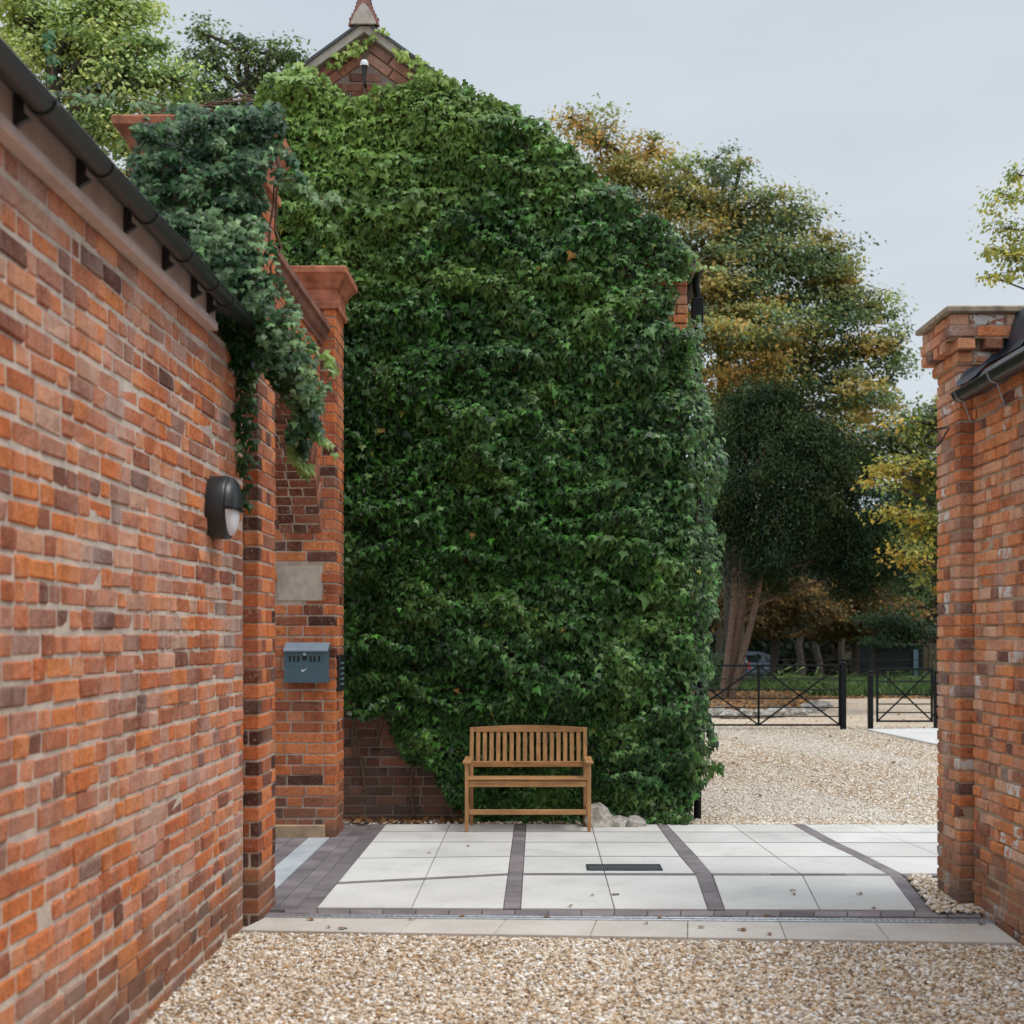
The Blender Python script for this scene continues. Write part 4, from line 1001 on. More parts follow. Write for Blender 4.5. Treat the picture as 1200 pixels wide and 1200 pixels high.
    mb = MB()
    for i in range(46):
        px_ = random.uniform(400, 800); p = []; y = random.uniform(700, 960); top_ = random.uniform(150, 500) + max(0, px_ - 600) * .5
        while y > top_:
            px_ += random.gauss(0, 6); q = P(px_, y, BY); q[1] = BY - .03 - random.random() * .03; q[2] = max(q[2], .0); p.append(q); y -= 34
        if len(p) > 2: mb.tube(p, [max(.004, .016 * (1 - i_ / len(p))) for i_ in range(len(p))], 5)
    mb.build('stems', M['stem'], root)
ivy_on_house()

def ivy_on_pier():
    root = empty('climbing_ivy', (-1.9, 8.0, 3), 'blue-green ivy spilling over the near pier and trailing past the gutter end', 'ivy')
    P_, N_, T_, S_, C_ = [], [], [], [], []
    def addl(p, n_, t_, s, c): P_.append(p); N_.append(n_); T_.append(t_); S_.append(s); C_.append(c)
    blue = np.array((.018, .060, .018)); lite = np.array((.13, .21, .085)); drk = np.array((.028, .062, .034)); yel = np.array((.20, .30, .08))
    def area(poly, n_, dfun, sz=.062, pal=.3):
        xs_ = [p[0] for p in poly]; ys_ = [p[1] for p in poly]
        px = rng.uniform(min(xs_), max(xs_), n_); py = rng.uniform(min(ys_), max(ys_), n_)
        jx = (vnoise(px * .08, py * .08, 3) - .5) * 22; ok = inpoly(px + jx, py + jx * .7, poly)
        for x, y in zip(px[ok], py[ok]):
            d = dfun(x, y); v = float(vnoise(x * .05, y * .07, 9)); li = min(1, max(0, pal + (v - .5) * 1.1 + random.gauss(0, .22)))
            c = (blue * (1 - li) + lite * li) * math.exp(random.gauss(0, .42))
            addl(P(x, y, d), (random.gauss(.12, .38), -1, .5 + random.gauss(0, .35)), (random.gauss(.1, .5), -.1, -1), sz * random.uniform(.65, 1.35), c)
    top = [(150, 150), (200, 132), (260, 122), (318, 118), (335, 150), (322, 200), (306, 250), (296, 300), (330, 370), (372, 470), (368, 540), (352, 540), (335, 470), (300, 420), (262, 400), (240, 370), (262, 345), (225, 320), (190, 260), (150, 205)]
    area(top, 9500, lambda x, y: 8.04 - .14 * random.random() - .34 * float(vnoise(x * .04, y * .06, 2))  - (.12 if y > 250 else 0), sz=.047, pal=.14)
    area([(205, 240), (300, 250), (335, 330), (376, 430), (382, 480), (366, 540), (352, 470), (310, 400), (255, 330)], 2500, lambda x, y: 7.80 - .34 * random.random() - .1 * float(vnoise(x * .06, y * .08)), .046, .42)
    area([(238, 360), (300, 380), (298, 425), (262, 430), (240, 400)], 650, lambda x, y: 7.7 + .3 * random.random(), .06, -.15)
    area([(270, 430), (300, 430), (296, 560), (280, 560), (262, 480)], 170, lambda x, y: 7.95 - .1 * random.random(), .055, .15)
    # over the cap
    area([(150, 138), (200, 128), (320, 115), (335, 135), (300, 142), (200, 150)], 700, lambda x, y: 7.98 + .5 * random.random(), .06, .5)
    def trail(pts, dd, sz, pal, dens=.22, sp=2.2):
        mb_pts = [P(x, y, dd) for x, y in pts]
        for (x0, y0), (x1, y1) in zip(pts, pts[1:]):
            for _ in range(max(1, int(dens * math.hypot(x1 - x0, y1 - y0)))):
                t_ = random.random(); addl(P(x0 + (x1 - x0) * t_ + random.gauss(0, sp), y0 + (y1 - y0) * t_ + random.gauss(0, sp), dd + random.gauss(0, .03)), (random.gauss(.1, .5), -1, .5), (random.gauss(.3, .6), -.1, -1), sz * random.uniform(.7, 1.2), pal * random.uniform(.75, 1.2))
        return mb_pts
    st_ = []
    st_.append(trail([(320, 215), (345, 210), (365, 228), (392, 236)], 7.9, .075, lite, .35, 3)); st_.append(trail([(330, 170), (345, 190), (352, 215)], 7.9, .07, blue * 1.6, .3))
    st_.append(trail([(345, 400), (375, 412), (392, 428)], 7.8, .07, yel, .3)); st_.append(trail([(360, 500), (378, 515), (392, 530)], 7.8, .06, yel, .25)); st_.append(trail([(355, 440), (380, 450), (388, 462)], 7.8, .06, lite, .3))
    st_.append(trail([(270, 440), (280, 480), (285, 530), (290, 590)], 7.92, .06, blue, .12, 4)); st_.append(trail([(245, 410), (240, 428), (238, 440)], 7.7, .07, yel, .3))
    st_.append(trail([(265, 400), (262, 460), (272, 490)], 7.8, .06, blue, .25)); st_.append(trail([(345, 520), (350, 545), (362, 552)], 7.8, .075, yel, .35))
    st_.append(trail([(60, 95), (62, 60), (52, 30)], 8.6, .07, blue * 2, .22, 2)); st_.append(trail([(60, 108), (95, 106), (118, 96)], 8.4, .05, blue, .14, 1)); st_.append(trail([(52, 112), (150, 116), (190, 124)], 8.2, .06, lite, .25, 4))
    leaves('foliage', np.array(P_), np.array(N_), np.array(T_), np.array(S_), np.array(C_), M['ivy'], IVY_V, IVY_F, root, np.array([1.15, .95, .9, 1.0, .95, 1.0, .9, .95, 1.12]))
    mb = MB()
    for s in st_: mb.tube(smooth_pts(s, 4), .0035, 5)
    for i in range(26):
        x = random.uniform(170, 320); p = []; y = random.uniform(300, 420)
        while y > 125:
            p.append(P(x, y, 8.06 - random.random() * .04)); x += random.gauss(0, 7); y -= 22
        mb.tube(p, .007, 5)
    for i in range(12):
        x = random.uniform(175, 225); y = random.uniform(124, 138); p = []
        for k in range(6): p.append(P(x, y, 8.0 + random.random() * .2)); x += 16; y += random.gauss(0, 3)
        mb.tube(p, .006, 5)
    mb.build('stems', M['stem'], root)
ivy_on_pier()

# ------------------------------------------------------------------ trees
def tree(name, label, cat, base, d0, trunk, blobs, lsize, barkm, leafm='leaf', group=None, trad=.2, forks=1, tv=SIM_V, tf=SIM_F, droop=.5, flat=.32, dens=.62, rough=.35, cvar=.6):
    """trunk: pixel polyline; blobs: (px, py, rx_px, ry_px, clumps, leaves per clump, clump radius m, colours, depth offset)"""
    root = empty(name, P(*base, d0), label, cat, group); root.location.z = -.1
    mb = MB(); tp = [Vector(P(x, y, d0)) for x, y in trunk]; tp[0].z = min(tp[0].z, -.15)
    tp = smooth_pts(tp, 4); nt_ = len(tp); mb.tube(tp, [trad * (1.25 - .85 * i / nt_) for i in range(nt_)], 10)
    PP, NN, TT, SS, CC = [], [], [], [], []
    for (px, py, rx, ry, nc, nl, cr_, cols_, dz) in blobs:
        d = d0 + dz; c = Vector(P(px, py, d)); sx, sz = rx * d / f_, ry * d / f_
        # limb from the nearest trunk point below the blob
        cand = [p for p in tp if p.z < c.z] or tp[:1]; s0 = min(cand, key=lambda p: (p - c).length + .5 * abs(p.z - (c.z - 1)))
        mid = (s0 + c) / 2 + Vector((random.gauss(0, .2), random.gauss(0, .2), .1)); mb.tube(smooth_pts([s0, mid, c], 4), [trad * .42 * (1 - .08 * i) for i in range(9)], 6, caps=False)
        u = rng.normal(0, 1, (nc, 3)); u = unit(u) * (rng.random((nc, 1)) ** .45); cc_ = np.array(c) + u * np.array((sx, min(sx, sz) * 1.0, sz))
        cols_ = np.array(cols_)
        if dens < 1 or rough:
            keepn = max(3, int(nc * dens)); cc_ = cc_[:keepn]; nc = keepn
            k3 = rng.random(nc) < .18; cc_[k3] = np.array(c) + (cc_[k3] - np.array(c)) * rng.uniform(1.1, 1.1 + rough, (k3.sum(), 1))
        for i in range(nc):
            q = cc_[i]; 
            if i < min(nc, 26):
                e = Vector(q); md = (c + e) / 2 + Vector((random.gauss(0, .1), random.gauss(0, .1), random.gauss(0.05, .1))) * sx
                mb.tube([c, md, e], [trad * .14, trad * .09, trad * .03], 4, caps=False)
            m_ = int(nl * random.uniform(.6, 1.4)); r = cr_ * random.uniform(.55, 1.5)
            p = q + rng.normal(0, 1, (m_, 3)) * np.array((r, r, r * flat)) * .55
            out_ = unit(p - np.array(c)) * .5
            n_ = rng.normal(0, .5, (m_, 3)) + out_ + np.array((0, -.15, .7)); t_ = rng.normal(0, .6, (m_, 3)) + out_ * .8 + np.array((0, 0, -droop))
            cb_ = cols_[rng.integers(len(cols_))] * (1.1 + cvar * (random.random() - .5))
            col = cb_ * rng.uniform(.7, 1.3, (m_, 1))
            PP.append(p); NN.append(n_); TT.append(t_); SS.append(rng.uniform(.65, 1.3, m_) * lsize); CC.append(col)
    mb.build('trunk', M[barkm], root)
    leaves('crown', np.concatenate(PP), np.concatenate(NN), np.concatenate(TT), np.concatenate(SS), np.concatenate(CC), M[leafm], tv, tf, root)
    return root
OR = [(.40, .28, .085), (.36, .29, .095), (.29, .28, .10), (.42, .24, .07), (.22, .25, .10)]
OG = [(.30, .30, .11), (.21, .26, .10), (.13, .19, .09), (.34, .29, .10), (.10, .15, .08)]
GR = [(.07, .12, .055), (.09, .145, .065), (.05, .09, .055)]
OLG = OG + OR[:2]
tree('maple_tree', 'large autumn maple with orange and olive leaves rising behind the ivy', 'tree', (860, 800), 40, [(862, 800), (858, 640), (850, 480), (845, 360), (840, 260)],
     [(695, 162, 42, 34, 26, 96, .55, OR, 0), (735, 200, 50, 40, 50, 96, .6, OR, 0), (715, 230, 50, 45, 40, 96, .6, OR, 1), (668, 138, 20, 16, 7, 72, .4, OR, 0), (770, 178, 30, 22, 16, 80, .45, OR, 0),
      (830, 195, 36, 22, 16, 80, .45, OG, 0), (868, 190, 14, 10, 4, 64, .35, OG, 0), (800, 235, 55, 40, 60, 112, .65, OLG, -.5), (860, 255, 60, 42, 70, 112, .65, OLG, 0), (925, 250, 32, 26, 24, 96, .5, OG, 0),
      (815, 310, 70, 60, 110, 128, .7, OR + OG, -1), (900, 320, 75, 65, 120, 128, .7, OG + GR, 0), (965, 300, 36, 40, 40, 112, .55, OLG, 0), (975, 365, 55, 45, 70, 112, .6, OG + GR, .5), (1025, 360, 26, 24, 16, 80, .5, OG, 0),
      (850, 390, 80, 65, 140, 128, .7, OR + OR[:2] + OG, -1.5), (930, 410, 75, 55, 100, 128, .7, OG + GR, 0), (1010, 415, 52, 38, 50, 96, .6, OLG + GR, 0), (1052, 405, 22, 22, 10, 72, .4, OG, 0), (1000, 465, 55, 40, 60, 96, .6, OLG, 0),
      (860, 480, 60, 60, 80, 128, .7, OR, 0), (935, 480, 70, 50, 80, 128, .7, OG, 1)], .128, 'bark2', trad=.26, cvar=.9)
DK = [(.024, .046, .020), (.034, .062, .026), (.015, .030, .015), (.058, .082, .030)]
DKL = [(.035, .06, .03), (.025, .045, .025)]
tree('yew_tree', 'dark leaning yew with a split reddish trunk growing from the leaf-strewn island', 'tree', (850, 816), 34, [(848, 824), (858, 770), (870, 700), (884, 640), (900, 560), (905, 500)],
     [(895, 478, 46, 32, 75, 150, 0.38, DK, 0), (858, 512, 44, 34, 75, 150, 0.38, DK, 0), (930, 520, 55, 40, 100, 150, 0.38, DK, 0), (880, 560, 60, 44, 112, 150, 0.41, DK, -.5), (950, 575, 60, 44, 112, 150, 0.41, DK, -.5),
      (860, 610, 40, 34, 62, 150, 0.38, DK, 0), (915, 630, 60, 38, 100, 150, 0.38, DK + DKL, -.6), (985, 545, 40, 40, 62, 150, 0.38, DK, 0), (985, 620, 48, 36, 75, 150, 0.38, DK + DKL, 0), (1030, 640, 40, 34, 62, 150, 0.38, DK + DKL, 0), (1000, 670, 50, 26, 50, 150, 0.38, DK + DKL, 0), (905, 665, 45, 22, 45, 150, 0.34, DK, 0)], .115, 'bark', 'needle', trad=.15, droop=1.3, flat=.9, dens=.8, rough=.8, cvar=1.0, tv=NEE_V)
# second stem of the yew
mb = MB()
for pts, r in (([(856, 822), (868, 775), (884, 715), (896, 650), (906, 600)], .085), ([(846, 822), (853, 770), (860, 700), (862, 640)], .085)):
    q = smooth_pts([P(x, y, 33.8) for x, y in pts], 4); q[0].z = -.1; mb.tube(q, [r * (1.2 - .6 * i / len(q)) for i in range(len(q))], 9)
yw = [o for o in COL.objects if o.name == 'yew_tree'][0]; mb.build('trunk', M['bark'], yw)
YL = [(.46, .37, .08), (.48, .31, .07), (.36, .34, .09), (.24, .27, .08)]
YG = [(.09, .13, .04), (.14, .17, .05), (.06, .10, .035)]
tree('field_maple', 'bright yellow-leaved maple reaching in beside the right brick pier', 'tree', (1130, 800), 30, [(1132, 800), (1125, 660), (1110, 560), (1095, 480)],
     [(1085, 495, 34, 26, 30, 55, .45, YL + YG, 0), (1055, 545, 34, 12, 14, 55, .38, YL, -.5), (1022, 562, 16, 9, 5, 50, .3, YL, -.6), (1085, 560, 34, 26, 30, 55, .42, YL + YG, 0), (1062, 600, 32, 14, 16, 55, .38, YL, -.5), (1092, 620, 26, 30, 26, 55, .42, YL + YG, 0),
      (1068, 650, 28, 14, 12, 55, .36, YL, -.5), (1095, 680, 20, 20, 14, 50, .4, YL + GR, 0), (1120, 520, 40, 60, 60, 60, .5, YL + YG, 0), (1130, 620, 40, 60, 50, 60, .5, YG, 0)], .11, 'bark2', trad=.16)
tree('lime_tree', 'mid-green and olive tree between the yew and the yellow maple', 'tree', (1050, 800), 44, [(1130, 800), (1110, 640), (1080, 520)],
     [(1045, 520, 50, 40, 60, 70, .6, OG + GR, 0), (1080, 570, 50, 50, 60, 70, .6, GR + YG, 0), (1040, 600, 50, 50, 60, 70, .6, GR, 0), (1085, 650, 50, 50, 60, 70, .6, GR, 0), (1085, 490, 26, 26, 20, 60, .5, YG, 0), (1000, 520, 50, 40, 50, 70, .6, OR + OG, 1)], .15, 'bark2', trad=.16)
BR = [(.20, .11, .035), (.13, .08, .03), (.25, .14, .045), (.09, .07, .03)]
for i, (px, lab) in enumerate(((905, 'low brown-leaved tree spreading above the parked car'), (1000, 'low brown-leaved tree spreading behind the gap between the gates'))):
    tree('copper_tree', lab, 'tree', (px, 790), 48 + 2 * i, [(px, 795), (px + 4, 730), (px - 4, 690)],
         [(px - 40, 705, 50, 20, 50, 70, .55, BR, 0), (px + 10, 690, 50, 20, 50, 70, .55, BR, -1), (px + 45, 712, 46, 20, 44, 70, .55, BR, 0), (px, 728, 55, 14, 36, 70, .5, BR, -1), (px - 20, 735, 50, 14, 26, 70, .5, BR, 0)], .15, 'bark2', trad=.14, group='brown trees at the edge of the wood', flat=.3)
tree('hazel_bush', 'green leafy branches hanging over the dark cabin behind the small gate', 'tree', (1035, 800), 46, [(1022, 800), (1026, 740), (1040, 720)],
     [(1040, 730, 40, 14, 30, 60, .5, [(.045, .075, .03), (.06, .10, .04)], 0), (1075, 738, 34, 14, 24, 60, .5, [(.04, .07, .03)], 0), (1035, 750, 30, 7, 12, 50, .4, [(.06, .10, .045)], -.5)], .14, 'bark2', trad=.07)
LG = [(.42, .50, .20), (.34, .43, .17), (.26, .36, .15), (.50, .52, .20)]
LG2 = LG + [(.20, .30, .12), (.15, .23, .10)]
tree('ash_tree', 'yellow-green leafy tree above the left roof in the top corner', 'tree', (60, 700), 22, [(70, 760), (75, 500), (70, 250), (60, 80)],
     [(40, 40, 60, 45, 90, 70, .36, LG, 0), (120, 40, 60, 40, 80, 70, .36, LG, 0), (150, 90, 60, 45, 80, 70, .36, LG2, 0), (100, 90, 70, 45, 70, 70, .36, LG2, .5), (205, 95, 34, 22, 24, 60, .3, LG2, 0), (130, 0, 60, 30, 50, 70, .36, LG, 0), (20, -10, 60, 50, 60, 70, .36, LG, 0),
      (150, 150, 70, 34, 60, 70, .36, LG2, 0), (195, 135, 40, 22, 24, 60, .3, LG2, 0), (180, 50, 24, 26, 12, 60, .26, LG2, 0), (60, 150, 80, 50, 50, 70, .36, LG2, 1), (165, 190, 50, 30, 30, 60, .33, LG2, 0)], .085, 'bark2', trad=.2)
OK = [(.10, .15, .06), (.13, .18, .07), (.08, .12, .055), (.19, .23, .09)]
tree('oak_tree', 'darker green oak between the left tree and the gable peak', 'tree', (290, 700), 30, [(280, 760), (283, 400), (285, 200), (290, 110)],
     [(250, 60, 34, 26, 30, 55, .36, OK, 0), (235, 100, 34, 34, 36, 60, .38, OK, 0), (290, 55, 22, 16, 12, 50, .3, OK, 0), (318, 62, 30, 20, 20, 50, .32, OK, 0), (345, 62, 20, 12, 10, 50, .28, OK, 0), (300, 95, 44, 26, 34, 55, .36, OK, 0), (270, 130, 50, 26, 40, 60, .38, OK, 0), (330, 120, 30, 30, 26, 60, .36, OK, 0), (225, 150, 40, 30, 30, 60, .38, OK, 0), (230, 35, 16, 10, 5, 50, .26, OK, 0), (318, 150, 30, 20, 20, 55, .36, OK, 0)], .10, 'bark2', trad=.2)
BRL = [(.34, .34, .10), (.42, .38, .10), (.24, .30, .10)]
tree('birch_tree', 'thin sparse birch showing only a few twigs at the right edge', 'tree', (1290, 700), 22, [(1330, 760), (1320, 500), (1300, 300), (1270, 150)],
     [(1185, 235, 30, 14, 18, 26, .22, BRL, 0), (1180, 268, 28, 10, 18, 26, .22, BRL, 0), (1172, 295, 32, 9, 18, 24, .22, BRL, 0), (1195, 205, 16, 16, 12, 24, .2, BRL, 0), (1205, 300, 40, 22, 28, 28, .24, BRL, 0), (1165, 325, 26, 6, 14, 24, .2, BRL, 0), (1260, 240, 60, 80, 60, 40, .3, BRL, 0)], .085, 'bark2', trad=.07, droop=1.0, dens=.5)

# far wood: reads as one dark mass
def far_wood():
    n = 52000; a = rng.uniform(-40, 60, n); y = rng.uniform(58, 70, n); ht = 7.0 + 3.5 * vnoise(a * .22, 0, 2) ; z = -.4 + ht * rng.random(n) ** .8
    keep = (vnoise(a * .5, z * .6, y * .3) > .25); a, y, z = a[keep], y[keep], z[keep]; k = len(a); pos = np.stack([a, y, z], 1)
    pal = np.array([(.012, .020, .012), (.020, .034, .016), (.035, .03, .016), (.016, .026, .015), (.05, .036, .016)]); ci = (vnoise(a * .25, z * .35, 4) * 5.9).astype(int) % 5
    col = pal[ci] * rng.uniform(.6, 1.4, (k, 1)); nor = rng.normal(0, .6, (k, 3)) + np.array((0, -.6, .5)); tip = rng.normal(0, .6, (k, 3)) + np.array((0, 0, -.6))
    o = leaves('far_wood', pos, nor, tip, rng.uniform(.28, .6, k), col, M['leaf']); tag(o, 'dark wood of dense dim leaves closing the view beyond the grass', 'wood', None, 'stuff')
far_wood()
def hedge():
    n = 42000; a = rng.uniform(-30, 50, n); y = rng.uniform(71, 75, n); z = -.6 + 8.0 * rng.random(n); k = n
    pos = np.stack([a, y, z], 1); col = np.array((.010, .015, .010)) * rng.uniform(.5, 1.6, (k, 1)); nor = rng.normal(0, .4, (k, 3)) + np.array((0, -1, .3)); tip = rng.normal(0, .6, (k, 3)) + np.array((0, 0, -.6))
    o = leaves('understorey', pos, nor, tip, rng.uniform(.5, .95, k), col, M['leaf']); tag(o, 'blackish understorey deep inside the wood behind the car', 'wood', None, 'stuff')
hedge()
for i, px in enumerate((842, 936, 958, 986, 1022, 1088)):
    r0 = empty('woodland_tree', P(px, 790, 55 + i), ['slim dark trunk left of the yew in the wood', 'dark trunk in the wood to the right of the car', 'dark trunk in the wood seen over the long gate', 'dark trunk in the wood above the gate post', 'pale-edged trunk beside the cabin behind the small gate', 'dark trunk at the far right of the wood by the brick pier'][i], 'tree', 'bare trunks at the edge of the wood')
    r0.location.z = -.5; mb = MB(); p = [P(px + random.gauss(0, 2) + k, 800 - k * 22, 55 + i) for k in range(9)]; p[0][2] = -.6; mb.tube([Vector(q) for q in p], [.16 - .01 * k for k in range(9)], 8); mb.build('trunk', M['bark2'], r0)
    n = 500; c = P(px + 8, 625, 55 + i); pos = c + rng.normal(0, 1, (n, 3)) * np.array((1.2, 1.0, .8)); leaves('crown', pos, rng.normal(0, 1, (n, 3)) + np.array((0, 0, .6)), rng.normal(0, .6, (n, 3)) - np.array((0, 0, .6)), rng.uniform(.15, .3, n), np.array((.022, .035, .018)) * rng.uniform(.6, 1.4, (n, 1)), M['leaf'], parent=r0)

# ------------------------------------------------------------------ island bed
ctr = G(880, 824, 0); bedp = []
bed_o = [(790, 826), (812, 836), (850, 840.5), (900, 840), (940, 836), (962, 829), (958, 822), (930, 816), (880, 812), (820, 813)]
mb = MB(); bp = [G(x, y)[:2] for x, y in bed_o]; V = [(p[0], p[1], .0) for p in bp] + [(*(ctr[:2] + (np.array(p) - ctr[:2]) * .8), .12) for p in bp]; k = len(bp)
mb.add(V, [[i, (i + 1) % k, k + (i + 1) % k, k + i] for i in range(k)] + [list(range(k, 2 * k))]); tag(mb.build('planting_bed', M['soil']), kind='structure')
def stone_edge():
    labs = 'pale irregular edging stone of the island under the yew'
    for i in range(15):
        t_ = i / 14 * 5.0; j = int(t_); fr = t_ - j; a = np.array(bed_o[j]); b2 = np.array(bed_o[min(j + 1, 5)]); q = a + (b2 - a) * fr; p = G(*q)
        o = rock((p[0], p[1], .05), (.15 + .08 * random.random(), .12, .08 + .05 * random.random()), labs, i + 50); o.name = 'edging_stone'; o['category'] = 'edging stone'; o['group'] = 'edging stones of the island bed'
stone_edge()
def litter(name, lab, poly, n, z, sz=.045):
    xs_ = [p[0] for p in poly]; ys_ = [p[1] for p in poly]; x = rng.uniform(min(xs_), max(xs_), n); y = rng.uniform(min(ys_), max(ys_), n); ok = inpoly(x, y, poly); x, y = x[ok], y[ok]; k = len(x)
    pal = np.array([(.30, .14, .05), (.22, .10, .04), (.36, .20, .08), (.14, .08, .04)]); pos = np.stack([x, y, z + rng.uniform(0, .03, k)], 1)
    o = leaves(name, pos, rng.normal(0, .3, (k, 3)) + np.array((0, -.1, 1)), rng.normal(0, 1, (k, 3)), rng.uniform(.6, 1.3, k) * sz, pal[rng.integers(4, size=k)] * rng.uniform(.7, 1.2, (k, 1)), M['dry'], IVY_V, IVY_F); tag(o, lab, 'fallen leaves', None, 'stuff')
litter('leaf_litter', 'rusty fallen leaves carpeting the island under the yew', [tuple(p) for p in bp], 2600, .12, .10)
litter('leaf_litter', 'thin scatter of dead leaves and grit at the foot of the bare brick by the bench', [(-1.75, 12.28), (-.6, 12.28), (-.6, 12.56), (-1.75, 12.56)], 170, .0, .05)
litter('leaf_litter', 'rusty leaves lying along the edge of the grass', [(1, 37.0), (14, 37.0), (14, 37.9), (1, 37.9)], 1600, -.02, .10)
litter('leaf_litter', 'sparse dead leaves blown across the yard gravel', [(1.6, 12.6), (8, 24), (8, 30), (3, 30), (1.6, 14)], 260, -.01, .05)
# individual leaves on the paving
me = None; lab = 'small dry brown leaf lying on the pale paving'
src = leaves('fallen_leaf', np.zeros((1, 3)), np.array([[0, .0, 1.0]]), np.array([[1.0, .2, 0]]), np.array([.06]), np.array([[.22, .12, .06]]), M['dry'], IVY_V, IVY_F)
spots = [(363, 1079), (384, 1088), (404, 1089), (504, 1000), (693, 1050), (667, 1063), (723, 1049), (822, 1088), (773, 1076), (756, 1083), (900, 1074), (930, 1044), (929, 1049), (1022, 1065), (900, 1096), (1151, 1084), (1007, 1049), (640, 1076), (480, 1078), (548, 992), (868, 1091), (540, 1075)]
for i, (x, y) in enumerate(spots):
    o = src if i == 0 else src.copy()
    if i: COL.objects.link(o)
    p = G(x, y); o.location = (p[0], p[1], .012); s_ = random.uniform(.5, 1.0); o.scale = (s_, s_, s_); o.rotation_euler = (random.gauss(0, .12), random.gauss(0, .12), random.uniform(0, 6.3)); tag(o, lab, 'leaf', 'dry leaves dropped on the paving')

# ------------------------------------------------------------------ gates
dG = f_ * H / (853.5 - CY)
def gz_(y): return H - (y - CY) * dG / f_
def gx_(x): return (x - CX) * dG / f_
def post(px, top, r, lab, cap=True):
    p0 = empty('gate_post', (gx_(px), dG, 0), lab, 'gate post', 'black iron gate posts'); X = gx_(px); zt_ = gz_(top)
    mb = MB(); mb.box((X - r, dG - r, -.05), (X + r, dG + r, zt_ - .10), 0, .006); mb.build('shaft', M['iron'], p0)
    mb = MB(); mb.lathe((X, dG, zt_ - .10), [(r * 1.25, 0), (r * 1.25, .015), (r * .7, .03), (r * .6, .045), (r * .95, .065), (r * .8, .09), (r * .2, .105)], 12); mb.build('finial', M['iron'], p0)
post(988, 771, .05, 'tall black post where the long gate closes'); post(1020, 786, .045, 'short black post holding the small gate on its left side'); post(1097, 786, .04, 'short black post of the small gate next to the brick pier')
def gate(name, lab, xL, xR, rails, mids, tops):
    g0 = empty(name, (gx_(xL), dG, 0), lab, 'gate'); r = .012
    a, b2 = gx_(xL), gx_(xR); zt_, zb = gz_(rails[0]), gz_(rails[-1])
    mb = MB()
    for x in [xL] + mids + [xR]:
        X = gx_(x); mb.box((X - .02, dG - .016, zb - .02), (X + .02, dG + .016, zt_ + .015), 0, .003)
    mb.box((a - .02, dG - .018, zt_ - .018), (b2 + .02, dG + .018, zt_ + .018), 0, .003); mb.box((a - .02, dG - .017, zb - .018), (b2 + .02, dG + .017, zb + .016), 0, .003); mb.build('frame', M['iron'], g0)
    for y in rails[1:-1]:
        mb = MB(); mb.tube([(a, dG, gz_(y)), (b2, dG, gz_(y))], .011, 8); mb.build('rail', M['iron'], g0)
    xs_ = [xL] + mids + [xR]
    for x0, x1, k in zip(xs_, xs_[1:], range(9)):
        for s in ((zb, zt_), (zt_, zb)):
            mb = MB(); mb.bar((gx_(x0), dG - .020, s[0]), (gx_(x1), dG - .020, s[1]), .010, .030, 0, .002); mb.build('brace', M['iron'], g0)
    for z in (gz_(rails[1]), gz_(rails[-2] + 3)):
        mb = MB(); mb.box((b2 + .02, dG - .012, z - .02), (b2 + .045, dG + .012, z + .02)); mb.build('hinge', M['iron'], g0)
gate('field_gate', 'long black iron five-bar style gate with crossed braces beside the ivy', 791, 984, [780, 795.5, 808, 818.5, 829, 839.5, 849.5], [889], 0)
gate('small_gate', 'small black iron pedestrian gate with one X brace near the pier', 1028, 1092, [784, 799, 813.5, 825, 835, 845], [], 0)
# estate railings along the grass
fr = empty('estate_railing', (4, 38.2, 0), 'thin dark metal railing along the front of the grass behind the gates', 'railing')
mb = MB()
for z in (.12, .42, .72, 1.0): mb.tube([(-6, 38.2, z), (22, 38.2, z)], .011, 5)
mb.build('rails', M['iron'], fr)
for i in range(15):
    mb = MB(); x = -5 + i * 1.85; mb.box((x - .012, 38.19, -.1), (x + .012, 38.21, 1.04)); mb.build('upright', M['iron'], fr)
# grass
n = 60000; x = rng.uniform(-4, 26, n); y = 38.0 + 9 * rng.random(n) ** 1.4; h = rng.uniform(.12, .42, n) * (.6 + .8 * vnoise(x * .8, y * .8)); k = n
pos = np.stack([x, y, np.interp(y, [37.6, 46, 56], [-.03, -.1, -.45]) + h], 1); pn = vnoise(x * .7, y * .7, 6)[:, None]
col = (np.array((.05, .11, .03)) * (1 - pn) + np.array((.14, .20, .06)) * pn) * rng.uniform(.6, 1.4, (n, 1))
TVG = np.array([(-.03, 0, 0), (-.07, -1, 0), (.07, -1, 0), (.03, 0, 0)]); 
TVG = np.array([(0, 0, .12), (-.045, -1, 0), (.045, -1, 0), (.03, -.4, .03)]); TFG = np.array([(0, 1, 2), (0, 2, 3)])
o = leaves('grass', pos, rng.normal(0, .5, (n, 3)) + np.array((0, -1, .3)), np.tile(np.array([[0, 0, -1.0]]), (n, 1)) + rng.normal(0, .4, (n, 3)), h * 1.1, col, M['grass'], TVG, TFG); tag(o, 'long rough green grass beyond the gates', 'grass', None, 'stuff')
# nettles / low shrubs at left of the yew and right under the wood
n = 5000; c = P(826, 800, 37); x = rng.normal(c[0], .35, n); y = rng.normal(39, .8, n); z = rng.uniform(0, 1, n) ** .8 * (1.0 + .4 * vnoise(x * 2, y * 2))
o = leaves('shrub', np.stack([x, y, z], 1), rng.normal(0, .5, (n, 3)) + np.array((0, -.5, .6)), rng.normal(0, .5, (n, 3)) - np.array((0, 0, .5)), rng.uniform(.08, .16, n), np.array((.035, .065, .025)) * rng.uniform(.5, 1.5, (n, 1)), M['leaf']); tag(o, 'low dark leafy shrub around the base of the yew', 'shrub')

